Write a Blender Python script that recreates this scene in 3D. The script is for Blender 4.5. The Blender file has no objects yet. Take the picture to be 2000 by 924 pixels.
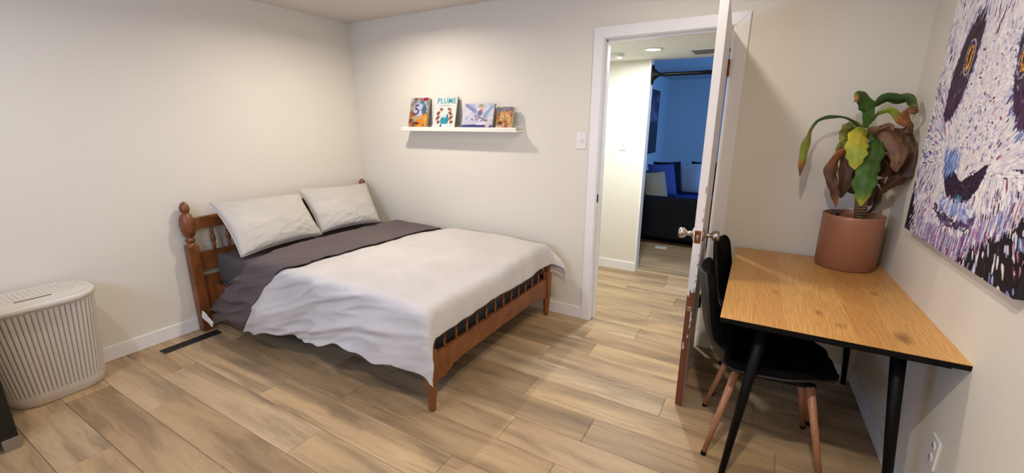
import bpy, bmesh, math, random
import numpy as np
from mathutils import Vector, Matrix, noise
random.seed(7); RNG = np.random.default_rng(7)
PI = math.pi
S = bpy.context.scene; COL = S.collection
# ------------------------------------------------------------------ camera
CAM = Vector((3.4869, -2.9954, 1.4829)); YAW, PITCH, ROLL, FPX = -0.5261, -0.2546, 0.0033, 841.638
_f = Vector((math.sin(YAW)*math.cos(PITCH), math.cos(YAW)*math.cos(PITCH), math.sin(PITCH)))
_r0 = Vector((math.cos(YAW), -math.sin(YAW), 0)); _u0 = _r0.cross(_f)
_r = _r0*math.cos(ROLL)+_u0*math.sin(ROLL); _u = -_r0*math.sin(ROLL)+_u0*math.cos(ROLL)
cd = bpy.data.cameras.new('camera'); cam = bpy.data.objects.new('camera', cd); COL.objects.link(cam)
cd.sensor_fit = 'HORIZONTAL'; cd.sensor_width = 36; cd.lens = 36*FPX/2000; cd.clip_start = .02
M3 = Matrix((_r, _u, -_f)).transposed(); cam.matrix_world = Matrix.Translation(CAM) @ M3.to_4x4()
S.camera = cam
def at(px, py, Y):                       # point seen at a photo pixel at depth plane y=Y
    d = _f+_r*((px-1000)/FPX)-_u*((py-462)/FPX); return CAM+d*((Y-CAM.y)/d.y)
# ------------------------------------------------------------------ world, light, exposure
S.view_settings.view_transform = 'Standard'; S.view_settings.look = 'None'
S.view_settings.gamma = 1; S.view_settings.use_curve_mapping = False
S.view_settings.exposure = -0.03
w = bpy.data.worlds.new('world'); S.world = w; w.use_nodes = True
w.node_tree.nodes['Background'].inputs[0].default_value = (.45, .62, 1, 1); w.node_tree.nodes['Background'].inputs[1].default_value = .5
def area(name, loc, power, color, shape='DISK', size=.1, sy=None, rot=(0, 0, 0), spread=PI):
    l = bpy.data.lights.new(name, 'AREA'); l.shape = shape; l.size = size
    if sy: l.size_y = sy
    l.energy = power; l.color = color; l.spread = spread
    o = bpy.data.objects.new(name, l); o.location = loc; o.rotation_euler = rot; COL.objects.link(o); return o
WARM = (1.0, .905, .79)
POTS = [(1.05, -.80), (3.03, -.86), (1.05, -2.83), (3.38, -2.30)]
POTW = [19, 9, 9, 24]
for (x, y), p in zip(POTS, POTW): area('recessed_light_beam', (x, y, 2.352), p, WARM, size=.075, spread=PI if x > 2 else 2.85)
area('window_daylight', (1.75, -3.70, 1.50), 36, (.38, .58, 1.0), 'RECTANGLE', 1.3, .55, (PI/2, 0, 0))      # daylight through the bedroom window
area('hall_light_beam', (2.58, .78, 2.05), 31, (.90, .98, 1.0), size=.12)
area('living_daylight', (4.6, 4.2, 1.5), 60, (.16, .42, 1.0), 'RECTANGLE', 1.8, 1.3, (0, PI/2, 0))           # daylight through the living room window
# ------------------------------------------------------------------ materials
def lin(c):
    if isinstance(c, str): c = tuple(int(c[i:i+2], 16)/255 for i in (0, 2, 4))
    return tuple(((v/12.92) if v <= .04045 else ((v+.055)/1.055)**2.4) for v in c)
MATS = {}
class NT:
    def __init__(s, name):
        s.m = bpy.data.materials.new(name); s.m.use_nodes = True; s.t = s.m.node_tree; s.n = s.t.nodes
        s.b = s.n['Principled BSDF']; MATS[name] = s.m
    def node(s, typ, **kw):
        nd = s.n.new(typ)
        for k, v in kw.items():
            if k.startswith('i_'): nd.inputs[k[2:].replace('_', ' ')].default_value = v
            else: setattr(nd, k, v)
        return nd
    def link(s, a, b): s.t.links.new(a, b)
    def coords(s, scale=(1, 1, 1), kind='Object', rand=False):
        tc = s.node('ShaderNodeTexCoord'); mp = s.node('ShaderNodeMapping'); mp.inputs['Scale'].default_value = scale
        s.link(tc.outputs[kind], mp.inputs['Vector'])
        if rand:
            oi = s.node('ShaderNodeObjectInfo'); mu = s.node('ShaderNodeMath', operation='MULTIPLY'); mu.inputs[1].default_value = 53.0
            s.link(oi.outputs['Random'], mu.inputs[0]); cb = s.node('ShaderNodeCombineXYZ')
            for i in range(3): s.link(mu.outputs[0], cb.inputs[i])
            s.link(cb.outputs[0], mp.inputs['Location'])
        return mp.outputs[0]
    def noise(s, vec, scale, detail=4, rough=.55, dist=0):
        n = s.node('ShaderNodeTexNoise'); n.inputs['Scale'].default_value = scale; n.inputs['Detail'].default_value = detail
        n.inputs['Roughness'].default_value = rough; n.inputs['Distortion'].default_value = dist
        s.link(vec, n.inputs['Vector']); return n.outputs['Fac']
    def ramp(s, fac, stops):
        r = s.node('ShaderNodeValToRGB'); e = r.color_ramp.elements
        while len(e) < len(stops): e.new(.5)
        for q, (p, c) in zip(e, stops): q.position = p; q.color = (*lin(c), 1)
        s.link(fac, r.inputs[0]); return r.outputs[0]
    def framp(s, fac, stops):
        r = s.node('ShaderNodeValToRGB'); e = r.color_ramp.elements
        while len(e) < len(stops): e.new(.5)
        for q, (p, c) in zip(e, stops): q.position = p; q.color = (c, c, c, 1)
        s.link(fac, r.inputs[0]); return r.outputs[0]
    def mix(s, fac, a, b, mode='MIX'):
        m = s.node('ShaderNodeMix', data_type='RGBA', blend_type=mode)
        for sk, v in ((m.inputs[0], fac), (m.inputs[6], a), (m.inputs[7], b)):
            if hasattr(v, 'is_linked') or hasattr(v, 'links'): s.link(v, sk)
            elif isinstance(v, (int, float)): sk.default_value = v
            else: sk.default_value = (*lin(v), 1)
        return m.outputs[2]
    def bump(s, h, strength, dist=.002):
        b = s.node('ShaderNodeBump'); b.inputs['Strength'].default_value = strength; b.inputs['Distance'].default_value = dist
        s.link(h, b.inputs['Height']); s.link(b.outputs[0], s.b.inputs['Normal'])
    def base(s, c, rough=.5, metal=0, spec=.5):
        if isinstance(c, (str, tuple)): s.b.inputs['Base Color'].default_value = (*lin(c), 1)
        else: s.link(c, s.b.inputs['Base Color'])
        s.b.inputs['Roughness'].default_value = rough; s.b.inputs['Metallic'].default_value = metal
        s.b.inputs['Specular IOR Level'].default_value = spec
        return s.m
def plain(name, c, rough=.5, metal=0, spec=.5, nscale=None, var=.06, bump=0, bscale=200):
    t = NT(name); v = t.coords()
    if nscale:
        c0 = c if not isinstance(c, str) else tuple(int(c[i:i+2], 16)/255 for i in (0, 2, 4))
        col = t.ramp(t.noise(v, nscale), [(.3, tuple(max(0, q-var) for q in c0)), (.7, tuple(min(1, q+var) for q in c0))])
    else: col = c
    if bump: t.bump(t.noise(v, bscale, 3), bump)
    return t.base(col, rough, metal, spec)
wall_m = plain('wall_paint', 'dfd9cc', .6, spec=.25, nscale=1.2, var=.006, bump=.12, bscale=160)
ceil_m = plain('ceiling_paint', 'd6cdc4', .9, spec=.1, nscale=2, var=.01, bump=.5, bscale=90)
hallceil_m = plain('hall_ceiling_texture', 'e4e4dc', .9, spec=.1, nscale=40, var=.02, bump=.9, bscale=70)
trim_m = plain('trim_white', 'e9e6e4', .4, spec=.4, nscale=6, var=.01, bump=.05, bscale=60)
blackm = plain('black_metal', '060606', .5, spec=.15)
steel = plain('brushed_nickel', 'b0a79c', .28, 1)
bronze = plain('worn_bronze', '7a4a28', .38, .8, nscale=30, var=.08)
dbronze = plain('dark_bronze', '2b2520', .45, .4)
plast = plain('white_plastic', 'e6e2dc', .35)
darkhole = plain('dark_slot', '15120f', .8)
def wood(name, stops, scale=(1.2, 14, 14), ns=3.0, rough=.42, bump=.08, dist=1.2, rand=True, axis_dark=None):
    t = NT(name); v = t.coords(scale, rand=rand)
    g = t.noise(v, ns, 8, .62, dist); c = t.ramp(g, stops); t.bump(g, bump); return t.base(c, rough)
bedwood = wood('maple_stained_wood', [(.28, '5c3218'), (.5, '7b4722'), (.75, '93592e')], scale=(3, 3, 3), ns=2.2, rough=.38, dist=.8)
legwood = wood('beech_look_metal', [(.25, '8f5f42'), (.55, 'a87452'), (.8, 'b98561')], scale=(30, 30, 2), ns=2.5, rough=.42)
doorwood = wood('bare_door_wood', [(.3, '5b2f1a'), (.55, '7b452a'), (.8, '8e5836')], scale=(25, 25, 1.5), ns=2, rough=.55)
# plank floor: grain runs along x
def floor_material():
    t = NT('plank_floor_wood'); v = t.coords((1, 7.5, 7.5), rand=True)
    oi = t.node('ShaderNodeObjectInfo')
    big = t.noise(v, 1.3, 5, .6, .5)                      # cloudy dark patches along the board
    c = t.ramp(big, [(.28, '83705a'), (.41, 'a08a6d'), (.53, 'b99f7d'), (.72, 'c6ae8a')])
    tone = t.ramp(oi.outputs['Random'], [(0, 'd2c8be'), (.3, 'fff8ea'), (.6, 'e6dace'), (1, 'ffffff')])
    c = t.mix(.85, c, tone, 'MULTIPLY')
    v2 = t.coords((1.6, 30, 30), rand=True); g = t.noise(v2, 4.5, 8, .7, .7)
    c = t.mix(t.framp(g, [(.30, .5), (.46, .0)]), c, '7a6248')
    v3 = t.coords((2.2, 9, 9), rand=True); w_ = t.node('ShaderNodeTexWave', wave_type='RINGS', wave_profile='SAW')
    w_.inputs['Scale'].default_value = 1.4; w_.inputs['Distortion'].default_value = 9; w_.inputs['Detail'].default_value = 3; t.link(v3, w_.inputs['Vector'])
    patch = t.framp(t.noise(v, 1.1, 2, .5, .3), [(.56, 0), (.68, .5)])
    m = t.node('ShaderNodeMath', operation='MULTIPLY'); t.link(t.framp(w_.outputs['Fac'], [(.55, 0), (.95, 1)]), m.inputs[0]); t.link(patch, m.inputs[1])
    c = t.mix(m.outputs[0], c, '6e563e')
    t.bump(g, .06, .001); return t.base(c, .48, spec=.35)
floor_m = floor_material()
KNOTS = []
for kpx, kpy, kr, st in ((1514, 570, .018, .5), (1599, 611, .018, .55), (1643, 637, .02, .4), (1768, 661, .034, .75), (1707, 574, .016, .45), (1560, 505, .02, .35)):
    _d = _f+_r*((kpx-1000)/FPX)-_u*((kpy-462)/FPX); _p = CAM+_d*((.744-CAM.z)/_d.z)-Vector((3.394, -.037, 0)); KNOTS.append((_p.x+.0144*_p.y, _p.y-.0144*_p.x, kr, st))
def t_div(t, sock, k):
    m = t.node('ShaderNodeMath', operation='DIVIDE'); m.inputs[1].default_value = k; t.link(sock, m.inputs[0]); return m.outputs[0]
def desk_material():
    t = NT('oak_desk_top'); v = t.coords((9, 1.6, 9))
    w_ = t.node('ShaderNodeTexWave', wave_type='BANDS', bands_direction='X', wave_profile='SIN')
    w_.inputs['Scale'].default_value = 2.6; w_.inputs['Distortion'].default_value = 22; w_.inputs['Detail'].default_value = 2.5; w_.inputs['Detail Scale'].default_value = .7
    t.link(v, w_.inputs['Vector'])
    g = t.noise(t.coords((60, 3, 60)), 3, 6, .65, .6)
    # laminate strips, each its own tone
    tc = t.node('ShaderNodeTexCoord'); sx = t.node('ShaderNodeSeparateXYZ'); t.link(tc.outputs['Object'], sx.inputs[0])
    m1 = t.node('ShaderNodeMath', operation='MULTIPLY'); m1.inputs[1].default_value = 9.0; t.link(sx.outputs[0], m1.inputs[0])
    fl = t.node('ShaderNodeMath', operation='FLOOR'); t.link(m1.outputs[0], fl.inputs[0])
    wn = t.node('ShaderNodeTexWhiteNoise', noise_dimensions='1D'); t.link(fl.outputs[0], wn.inputs['W'])
    c = t.ramp(wn.outputs[0], [(0, 'cb9553'), (1, 'dba862')])
    c = t.mix(t.framp(w_.outputs['Fac'], [(.0, .30), (.34, 0)]), c, '94602a')
    c = t.mix(t.framp(g, [(.35, .4), (.6, 0)]), c, '98622a')
    nz = t.noise(t.coords((7, 2.5, 7)), 3, 4, .6)
    for kx, ky, kr, st in KNOTS:
        mp = t.node('ShaderNodeMapping', vector_type='TEXTURE'); mp.inputs['Location'].default_value = (kx, ky, 0); mp.inputs['Scale'].default_value = (kr, kr*2.0, 50)
        t.link(tc.outputs['Object'], mp.inputs['Vector']); ln = t.node('ShaderNodeVectorMath', operation='LENGTH'); t.link(mp.outputs[0], ln.inputs[0])
        ad = t.node('ShaderNodeMath', operation='MULTIPLY_ADD'); ad.inputs[1].default_value = 1.6; t.link(nz, ad.inputs[0]); t.link(ln.outputs['Value'], ad.inputs[2])
        c = t.mix(t.framp(t_div(t, ad.outputs[0], 2.6), [(.38, st), (.72, 0)]), c, '6b3e18')
    t.bump(g, .05, .001); return t.base(c, .38)
desk_m = desk_material()
def cloth(name, c, var=.02, rough=.9, weave=900):
    t = NT(name); c0 = tuple(int(c[i:i+2], 16)/255 for i in (0, 2, 4)); v = t.coords()
    col = t.ramp(t.noise(v, 3), [(.3, tuple(max(0, q-var) for q in c0)), (.7, tuple(min(1, q+var) for q in c0))])
    t.bump(t.noise(v, 35, 5, .6, .8), .25, .004); m = t.base(col, rough, spec=.1); return m
duvet_m = cloth('white_cotton', 'c8c3c0'); pillow_m = cloth('pale_grey_cotton', 'bdb8b1')
grey_m = cloth('charcoal_cotton', '645a5a'); sheet_m = cloth('charcoal_sheet', '5a5355'); box_m = cloth('blue_grey_ticking', '4e545c')
tagm = plain('care_tag_white', 'f0f0f0', .7)
chair_m = cloth('black_chair_fabric', '060506', .003); shellm = plain('black_shell_back', '2a2622', .6, spec=.25, nscale=20, var=.015)
def attr_mat(name, rough=.6, spec=.3, bump=0):
    t = NT(name); a = t.node('ShaderNodeAttribute', attribute_name='col'); t.link(a.outputs['Color'], t.b.inputs['Base Color'])
    t.b.inputs['Roughness'].default_value = rough; t.b.inputs['Specular IOR Level'].default_value = spec
    if bump: t.bump(t.noise(t.coords(), 250, 3), bump)
    return t.m
paint_m = attr_mat('acrylic_paint', .55, .3); print_m = attr_mat('printed_cover', .4, .4); leaf_m = attr_mat('leaf_surface', .5, .35, .15)
# ------------------------------------------------------------------ mesh helpers
def wloc(o):
    v = Vector((0, 0, 0))
    while o is not None: v += o.location; o = o.parent
    return v
def link(name, me, m, parent=None, label=None, kind=None, loc=None, world=True):
    o = bpy.data.objects.new(name, me); COL.objects.link(o)
    if m is not None: me.materials.append(m)
    if parent is not None:
        o.parent = parent
    base_ = wloc(parent) if (parent is not None and world) else Vector((0, 0, 0))
    if loc is not None:
        me.transform(Matrix.Translation(-Vector(loc))); o.location = Vector(loc)-base_
    elif world and parent is not None: me.transform(Matrix.Translation(-base_))
    if label: o['label'] = label
    if kind: o['kind'] = kind
    return o
def tomesh(name, bm, smooth=False):
    me = bpy.data.meshes.new(name); bmesh.ops.recalc_face_normals(bm, faces=bm.faces); bm.to_mesh(me); bm.free()
    if smooth: me.polygons.foreach_set('use_smooth', [True]*len(me.polygons))
    return me
def box_bm(bm, x0, x1, y0, y1, z0, z1, bev=0, seg=1, rot=None, mat4=None):
    r = bmesh.ops.create_cube(bm, size=1.0); vs = r['verts']
    bmesh.ops.scale(bm, vec=(x1-x0, y1-y0, z1-z0), verts=vs)
    if bev:
        es = list({e for v in vs for e in v.link_edges})
        rr = bmesh.ops.bevel(bm, geom=es, offset=bev, segments=seg, affect='EDGES', profile=.5); vs = list({v for v in rr['verts']} | {v for v in vs if v.is_valid})
    if rot is not None: bmesh.ops.rotate(bm, matrix=rot, verts=vs)
    bmesh.ops.translate(bm, vec=((x0+x1)/2, (y0+y1)/2, (z0+z1)/2), verts=vs)
    if mat4 is not None: bmesh.ops.transform(bm, matrix=mat4, verts=vs)
    return vs
def box(name, b, m, parent=None, bev=.002, seg=1, rot=None, **k):
    bm = bmesh.new(); box_bm(bm, *b, bev=bev, seg=seg, rot=rot); return link(name, tomesh(name, bm), m, parent, **k)
def rings_mesh(name, rings, closed=True, cap=True, smooth=True):
    vs = [tuple(p) for r in rings for p in r]; n = len(rings[0]); fs = []
    for i in range(len(rings)-1):
        for j in range(n if closed else n-1):
            a = i*n+j; b = i*n+(j+1) % n; fs.append((a, b, b+n, a+n))
    if cap and closed: fs.append(tuple(reversed(range(n)))); fs.append(tuple(range((len(rings)-1)*n, len(rings)*n)))
    me = bpy.data.meshes.new(name); me.from_pydata(vs, [], fs); me.update()
    if smooth: me.polygons.foreach_set('use_smooth', [len(p.vertices) == 4 for p in me.polygons])
    return me
def lathe(name, prof, c, n=20, axis=None, smooth=True, cap=True):
    """prof: list of (radius, dist along axis)"""
    ax = Vector(axis or (0, 0, 1)).normalized(); q = ax.to_track_quat('Z', 'Y').to_matrix(); c = Vector(c)
    rings = [[c+q @ Vector((r*math.cos(2*PI*j/n), r*math.sin(2*PI*j/n), h)) for j in range(n)] for r, h in prof]
    return rings_mesh(name, rings, True, cap, smooth)
def tube(name, a, b, ra, rb, n=16):
    a = Vector(a); b = Vector(b); return lathe(name, [(ra, 0), (rb, (b-a).length)], a, n, (b-a))
def polytube(name, pts, rs, n=10):
    rings = []
    for i, p in enumerate(pts):
        p = Vector(p); d = (Vector(pts[min(i+1, len(pts)-1)])-Vector(pts[max(i-1, 0)])).normalized(); q = d.to_track_quat('Z', 'Y').to_matrix()
        rings.append([p+q @ Vector((rs[i]*math.cos(2*PI*j/n), rs[i]*math.sin(2*PI*j/n), 0)) for j in range(n)])
    return rings_mesh(name, rings)
def thing(name, label, cat, loc=(0, 0, 0), rz=0, group=None):
    o = bpy.data.objects.new(name, None); COL.objects.link(o); o.location = loc; o.rotation_euler = (0, 0, rz); o.empty_display_size = .1
    o['label'] = label; o['category'] = cat
    if group: o['group'] = group
    return o
def tag(o, label, cat, group=None):
    o['label'] = label; o['category'] = cat
    if group: o['group'] = group
    return o
def struct(name, loc=(0, 0, 0)):
    o = bpy.data.objects.new(name, None); COL.objects.link(o); o.location = loc; o['kind'] = 'structure'; return o
def sbox(name, *bs, m=wall_m, bev=0):
    bm = bmesh.new()
    for b in bs: box_bm(bm, *b, bev=bev)
    o = link(name, tomesh(name, bm), m); o['kind'] = 'structure'; return o
def copy_tree(o, parent=None):
    c = o.copy(); COL.objects.link(c)
    if parent is not None: c.parent = parent
    for ch in list(o.children): copy_tree(ch, c)
    return c
def painted(name, rgb, origin, U, V, N, m=paint_m, parent=None, height=None, thick=0, **k):
    """rgb: ny x nx x 3 sRGB 0..1, row 0 at the bottom. Real grid surface with the paint as point colours."""
    ny, nx, _ = rgb.shape; O = np.array(origin); U = np.array(U); V = np.array(V); N = np.array(N)
    u = np.linspace(0, 1, nx); v = np.linspace(0, 1, ny); uu, vv = np.meshgrid(u, v)
    P = O+uu[..., None]*U+vv[..., None]*V
    if height is not None: P = P+height[..., None]*N
    vs = P.reshape(-1, 3); idx = np.arange(nx*ny).reshape(ny, nx)
    f = np.stack([idx[:-1, :-1], idx[:-1, 1:], idx[1:, 1:], idx[1:, :-1]], -1).reshape(-1, 4)
    me = bpy.data.meshes.new(name); me.from_pydata(vs.tolist(), [], f.tolist()); me.update()
    if np.dot(np.cross(U, V), N) < 0: me.flip_normals()
    me.polygons.foreach_set('use_smooth', [True]*len(me.polygons))
    c = np.clip(rgb.reshape(-1, 3), 0, 1); c = np.where(c <= .04045, c/12.92, ((c+.055)/1.055)**2.4)
    a = me.color_attributes.new('col', 'FLOAT_COLOR', 'POINT'); a.data.foreach_set('color', np.concatenate([c, np.ones((len(c), 1))], 1).astype(np.float32).ravel())
    return link(name, me, m, parent, **k)
def fbm(p, o=3): return noise.fractal(Vector(p), 1.0, 2.0, o)
# ================================================================== SETTING
H = 2.3765; W0 = 4.1004; WS = .0361; YF = -3.62           # right wall runs very slightly outwards
def WX(y): return W0-WS*y
DX0, DX1, DZ = 2.454, 3.245, 2.04                          # doorway opening between casings
HY, HZ, OX = 1.33, 2.07, 2.448                             # hall far wall, hall ceiling, opening to the living room
sub = sbox('floor', (-.1, 5.2, YF-.1, 7.0, -.05, -.0095), m=plain('underlay', '2a2018', .9))
WP = .192; Y0 = -1.49
fixed = {0: 1.61, 1: 2.41, 2: .507, 3: .823, 4: .35, 5: .985, -1: 1.30, -2: 2.89, -3: 2.47, -4: 3.175, -5: 2.37, -6: 1.4, -7: 2.52, -8: 2.84, -9: 2.0, -10: 2.84, -14: 2.81}
pm = {}
def plank(x0, x1, y0, y1):
    L = round(x1-x0, 2); Wd = round(y1-y0, 3); key = (L, Wd)
    if key not in pm:
        bm = bmesh.new(); box_bm(bm, -(x1-x0)/2+.0008, (x1-x0)/2-.0008, -(y1-y0)/2+.0008, (y1-y0)/2-.0008, -.008, 0, bev=.0009)
        me = tomesh('plank', bm); me.materials.append(floor_m); pm[key] = me
    o = bpy.data.objects.new('plank', pm[key]); COL.objects.link(o); o.parent = sub; o.location = ((x0+x1)/2, (y0+y1)/2, 0)
def lay(k, xa, xb, yclip=None):
    y1 = Y0-WP*k; y0 = y1-WP
    if yclip: y0 = max(y0, yclip[0]); y1 = min(y1, yclip[1])
    if y1-y0 < .01: return
    j = fixed.get(k, (k*.47) % 1.23); x = j-1.23*math.ceil((j-xa)/1.23)
    while x < xb:
        a, b = max(x, xa), min(x+1.23, xb)
        if b-a > .01: plank(a, b, y0, y1)
        x += 1.23
for k in range(-8, 12): lay(k, 0, WX(Y0-WP*k), (YF, .05))
for k in range(-15, -8): lay(k, 1.75, 4.0, (-.0, 1.36))
for k in range(-22, -14): lay(k, 1.62, 3.9, (1.40, 9))
# walls
sbox('wall_left', (-.1, 0, YF-.1, .12, 0, H))
bm = bmesh.new()
for b in ((-.1, DX0-.02, 0, .115, 0, H), (DX1+.003, 5.2, 0, .115, 0, H), (DX0-.02, DX1+.003, 0, .115, DZ+.02, H)): box_bm(bm, *b)
o = link('wall_back', tomesh('wall_back', bm), wall_m); o['kind'] = 'structure'
vs = [(WX(.1), .1, 0), (WX(YF), YF-.1, 0), (WX(YF)+.1, YF-.1, 0), (WX(.1)+.1, .1, 0)]
me = bpy.data.meshes.new('wall_right'); me.from_pydata(vs+[(x, y, H) for x, y, _ in vs], [], [(0, 1, 5, 4), (1, 2, 6, 5), (2, 3, 7, 6), (3, 0, 4, 7), (0, 3, 2, 1), (4, 5, 6, 7)])
o = link('wall_right', me, wall_m); o['kind'] = 'structure'
WXA, WXB, WZA, WZB = 1.1, 2.4, 1.22, 1.78
sbox('wall_front', (-.1, WXA, YF-.1, YF, 0, H), (WXB, 4.4, YF-.1, YF, 0, H), (WXA, WXB, YF-.1, YF, 0, WZA), (WXA, WXB, YF-.1, YF, WZB, H))
sbox('window_1', (WXA, WXB, YF-.06, YF+.01, WZA, WZA+.035), (WXA, WXB, YF-.06, YF+.01, WZB-.035, WZB), (WXA, WXA+.035, YF-.06, YF+.01, WZA, WZB), (WXB-.035, WXB, YF-.06, YF+.01, WZA, WZB), m=trim_m)
sbox('ceiling', (-.1, 5.2, YF-.1, .115, H, H+.1), m=ceil_m)
# hall
sbox('wall_hall', (1.4, OX, HY, HY+.11, 0, HZ+.3), (3.35, 5.2, HY, HY+.11, 0, HZ+.3))
sbox('wall_hall_left', (1.6, 1.7, .115, HY, 0, HZ))
sbox('wall_hall_right', (4.5, 4.6, .115, HY, 0, HZ))
sbox('ceiling_hall', (1.4, 5.2, .115, HY+.11, HZ, HZ+.08), m=hallceil_m)
# living room
lw = plain('living_wall_paint', 'c9cdd0', .8, spec=.1)
sbox('wall_living_left', (1.48, 1.58, HY+.11, 7.1, 0, H), m=lw)
sbox('wall_living_back', (1.5, 5.2, 6.75, 6.85, 0, H), m=lw)
sbox('wall_living_right', (5.1, 5.2, HY+.11, 7, 0, H), m=lw)
sbox('ceiling_living', (1.4, 5.2, HY+.11, 7, H, H+.1), m=lw)
sbox('wall_living_front', (1.5, 5.2, HY+.1, HY+.12, HZ+.05, H), m=lw)
link('carpet_base', tomesh('carpet_base', (lambda b: (box_bm(b, 1.58, 5.1, 2.9, 6.75, -.0095, -.002), b)[1])(bmesh.new())), plain('living_floor_dark', '5d4b39', .7))['kind'] = 'structure'
sbox('trim_2', (OX, 3.35, HY+.03, HY+.075, -.009, .006), m=plain('threshold_strip', 'c2a67c', .45))
# baseboards
HB = .0965
def baseboard(name, *bs):
    bm = bmesh.new()
    for b in bs: box_bm(bm, *b, 0, HB, bev=.0025)
    o = link(name, tomesh(name, bm), trim_m); o['kind'] = 'structure'; return o
baseboard('baseboard_left', (0, .012, YF, 0))
baseboard('baseboard_back', (.012, DX0-.068, -.012, 0), (3.312, W0, -.012, 0))
me = bpy.data.meshes.new('baseboard_right'); q = [(WX(0), 0), (WX(YF), YF), (WX(YF)-.012, YF), (WX(0)-.012, 0)]
me.from_pydata([(x, y, 0) for x, y in q]+[(x, y, HB) for x, y in q], [], [(0, 1, 5, 4), (1, 2, 6, 5), (2, 3, 7, 6), (3, 0, 4, 7), (4, 5, 6, 7)])
link('baseboard_right', me, trim_m)['kind'] = 'structure'
baseboard('baseboard_hall', (1.7, OX, HY-.012, HY))
# door frame: casing, jambs, stop, strike plate
tr = struct('trim_1', (DX0, 0, 0))
cw = .068; cy0, cy1 = -.018, 0
def casing(name, pts):
    bm = bmesh.new(); f = [bm.verts.new((x, cy0, z)) for x, z in pts]; b = [bm.verts.new((x, cy1+.0, z)) for x, z in pts]; n = len(pts)
    bm.faces.new(f); bm.faces.new(list(reversed(b)))
    for i in range(n): bm.faces.new((f[i], f[(i+1) % n], b[(i+1) % n], b[i]))
    bmesh.ops.bevel(bm, geom=[e for e in bm.edges if all(v in f for v in e.verts)], offset=.003, segments=2, affect='EDGES')
    link(name, tomesh(name, bm), trim_m, tr)
casing('casing', [(DX0-cw, 0), (DX0, 0), (DX0, DZ), (DX0-cw, DZ+cw)])
casing('casing', [(DX1, 0), (DX1+cw, 0), (DX1+cw, DZ+cw), (DX1, DZ)])
casing('casing', [(DX0, DZ), (DX1, DZ), (DX1+cw, DZ+cw), (DX0-cw, DZ+cw)])
box('jamb', (DX0-.02, DX0+.004, -.004, .118, 0, DZ), trim_m, tr)
box('jamb', (DX1-.017, DX1+.003, -.012, .118, 0, DZ), trim_m, tr)
box('jamb', (DX0-.02, DX1+.003, -.004, .118, DZ-.004, DZ+.02), trim_m, tr)
box('door_stop', (DX0+.004, DX0+.015, .045, .08, 0, DZ-.004), trim_m, tr)
box('door_stop', (DX0+.004, DX1-.017, .045, .08, DZ-.016, DZ-.004), trim_m, tr)
box('strike_plate', (DX0+.003, DX0+.0065, .005, .035, .93, .99), dbronze, tr, label='dark metal strike plate')
box('casing', (DX0-.06, DX0+.004, .115, .13, 0, DZ+.06), trim_m, tr)
for b in ((OX-.004, OX+.012, HY-.004, HY+.115, 0, HZ), ): box('jamb', b, trim_m, tr, label='bright jamb of the opening to the living room')
# door leaf, opened about 87 degrees, built along local -y from its hinge edge
dr = struct('door_1', (3.222, -.03, 0)); dr.rotation_euler = (0, 0, math.radians(3.4)); DL, DT = .748, .037
def dpart(name, b, m, bev=.0015, **k):
    bm = bmesh.new(); box_bm(bm, *b, bev=bev); return link(name, tomesh(name, bm), m, dr, world=False, **k)
dpart('door_leaf', (-DT, 0, -DL, 0, .012, 2.03), trim_m)
# edge strip: white paint above, bare wood below with a ragged paint line
def door_edge():
    nz = 260; nx = 10; z = np.linspace(.012, 2.03, nz); rgb = np.zeros((nz, nx, 3))
    for i, zz in enumerate(z):
        for j in range(nx):
            n = fbm((j*.35, zz*14, 3))*.03+fbm((j*.8, zz*50, 9))*.012
            bare = zz < .66+n+(.03 if j > 6 else 0)
            chip = zz < .66 and fbm((j*.25+5, zz*9, 1)) > .62-.30*(j > 6)*(zz > .46)
            worn = .66 < zz < 1.3 and j > 7 and fbm((j*.9, zz*30, 4)) > .35
            g = fbm((j*.6, zz*4, 7))*.05
            rgb[i, j] = np.array((.43, .25, .16))+g if (bare and not chip) or worn else (.89, .87, .86)
    painted('door_edge', rgb, (-DT+.0005, -DL-.0009, .012), (DT-.001, 0, 0), (0, 0, 2.018), (0, -1, 0), paint_m, dr, world=False, label='door edge with the white paint worn off below the latch')
door_edge()
zk = .953; yk = -DL+.062
dpart('latch_plate', (-DT+.004, -.004, -DL-.004, -DL, zk-.032, zk+.032), bronze)
dpart('latch_bolt', (-DT/2-.006, -DT/2+.006, -DL-.012, -DL-.002, zk-.009, zk+.009), steel)
dpart('deadbolt_hole_plate', (-.03, -.006, -DL-.003, -DL, .56, .585), steel)
for s in (-1, 1):
    x0 = -DT if s < 0 else 0
    o = link('door_knob', lathe('door_knob', [(.0, 0), (.032, 0), (.032, .006), (.02, .011), (.0125, .015), (.011, .036), (.018, .042), (.0255, .05), (.0265, .066), (.023, .074), (.010, .077), (0, .077)], (x0, yk, zk), 24, (s, 0, 0), cap=False), steel, dr, world=False, label='round brushed nickel knob')
for zz in (.335, 1.807):
    h = link('hinge', tube('hinge', (.006, .008, zz-.047), (.006, .008, zz+.047), .0068, .0068, 12), bronze if zz > 1 else dbronze, dr, world=False, label='worn bronze butt hinge' if zz > 1 else 'dark hinge')
    for q in (-.03, -.01, .01, .03):
        pass
    bm = bmesh.new(); box_bm(bm, -.004, .002, -.022, .006, zz-.045, zz+.045, bev=.001); l = link('hinge_leaf', tomesh('hinge_leaf', bm), bronze if zz > 1 else dbronze, h, world=False)
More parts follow.
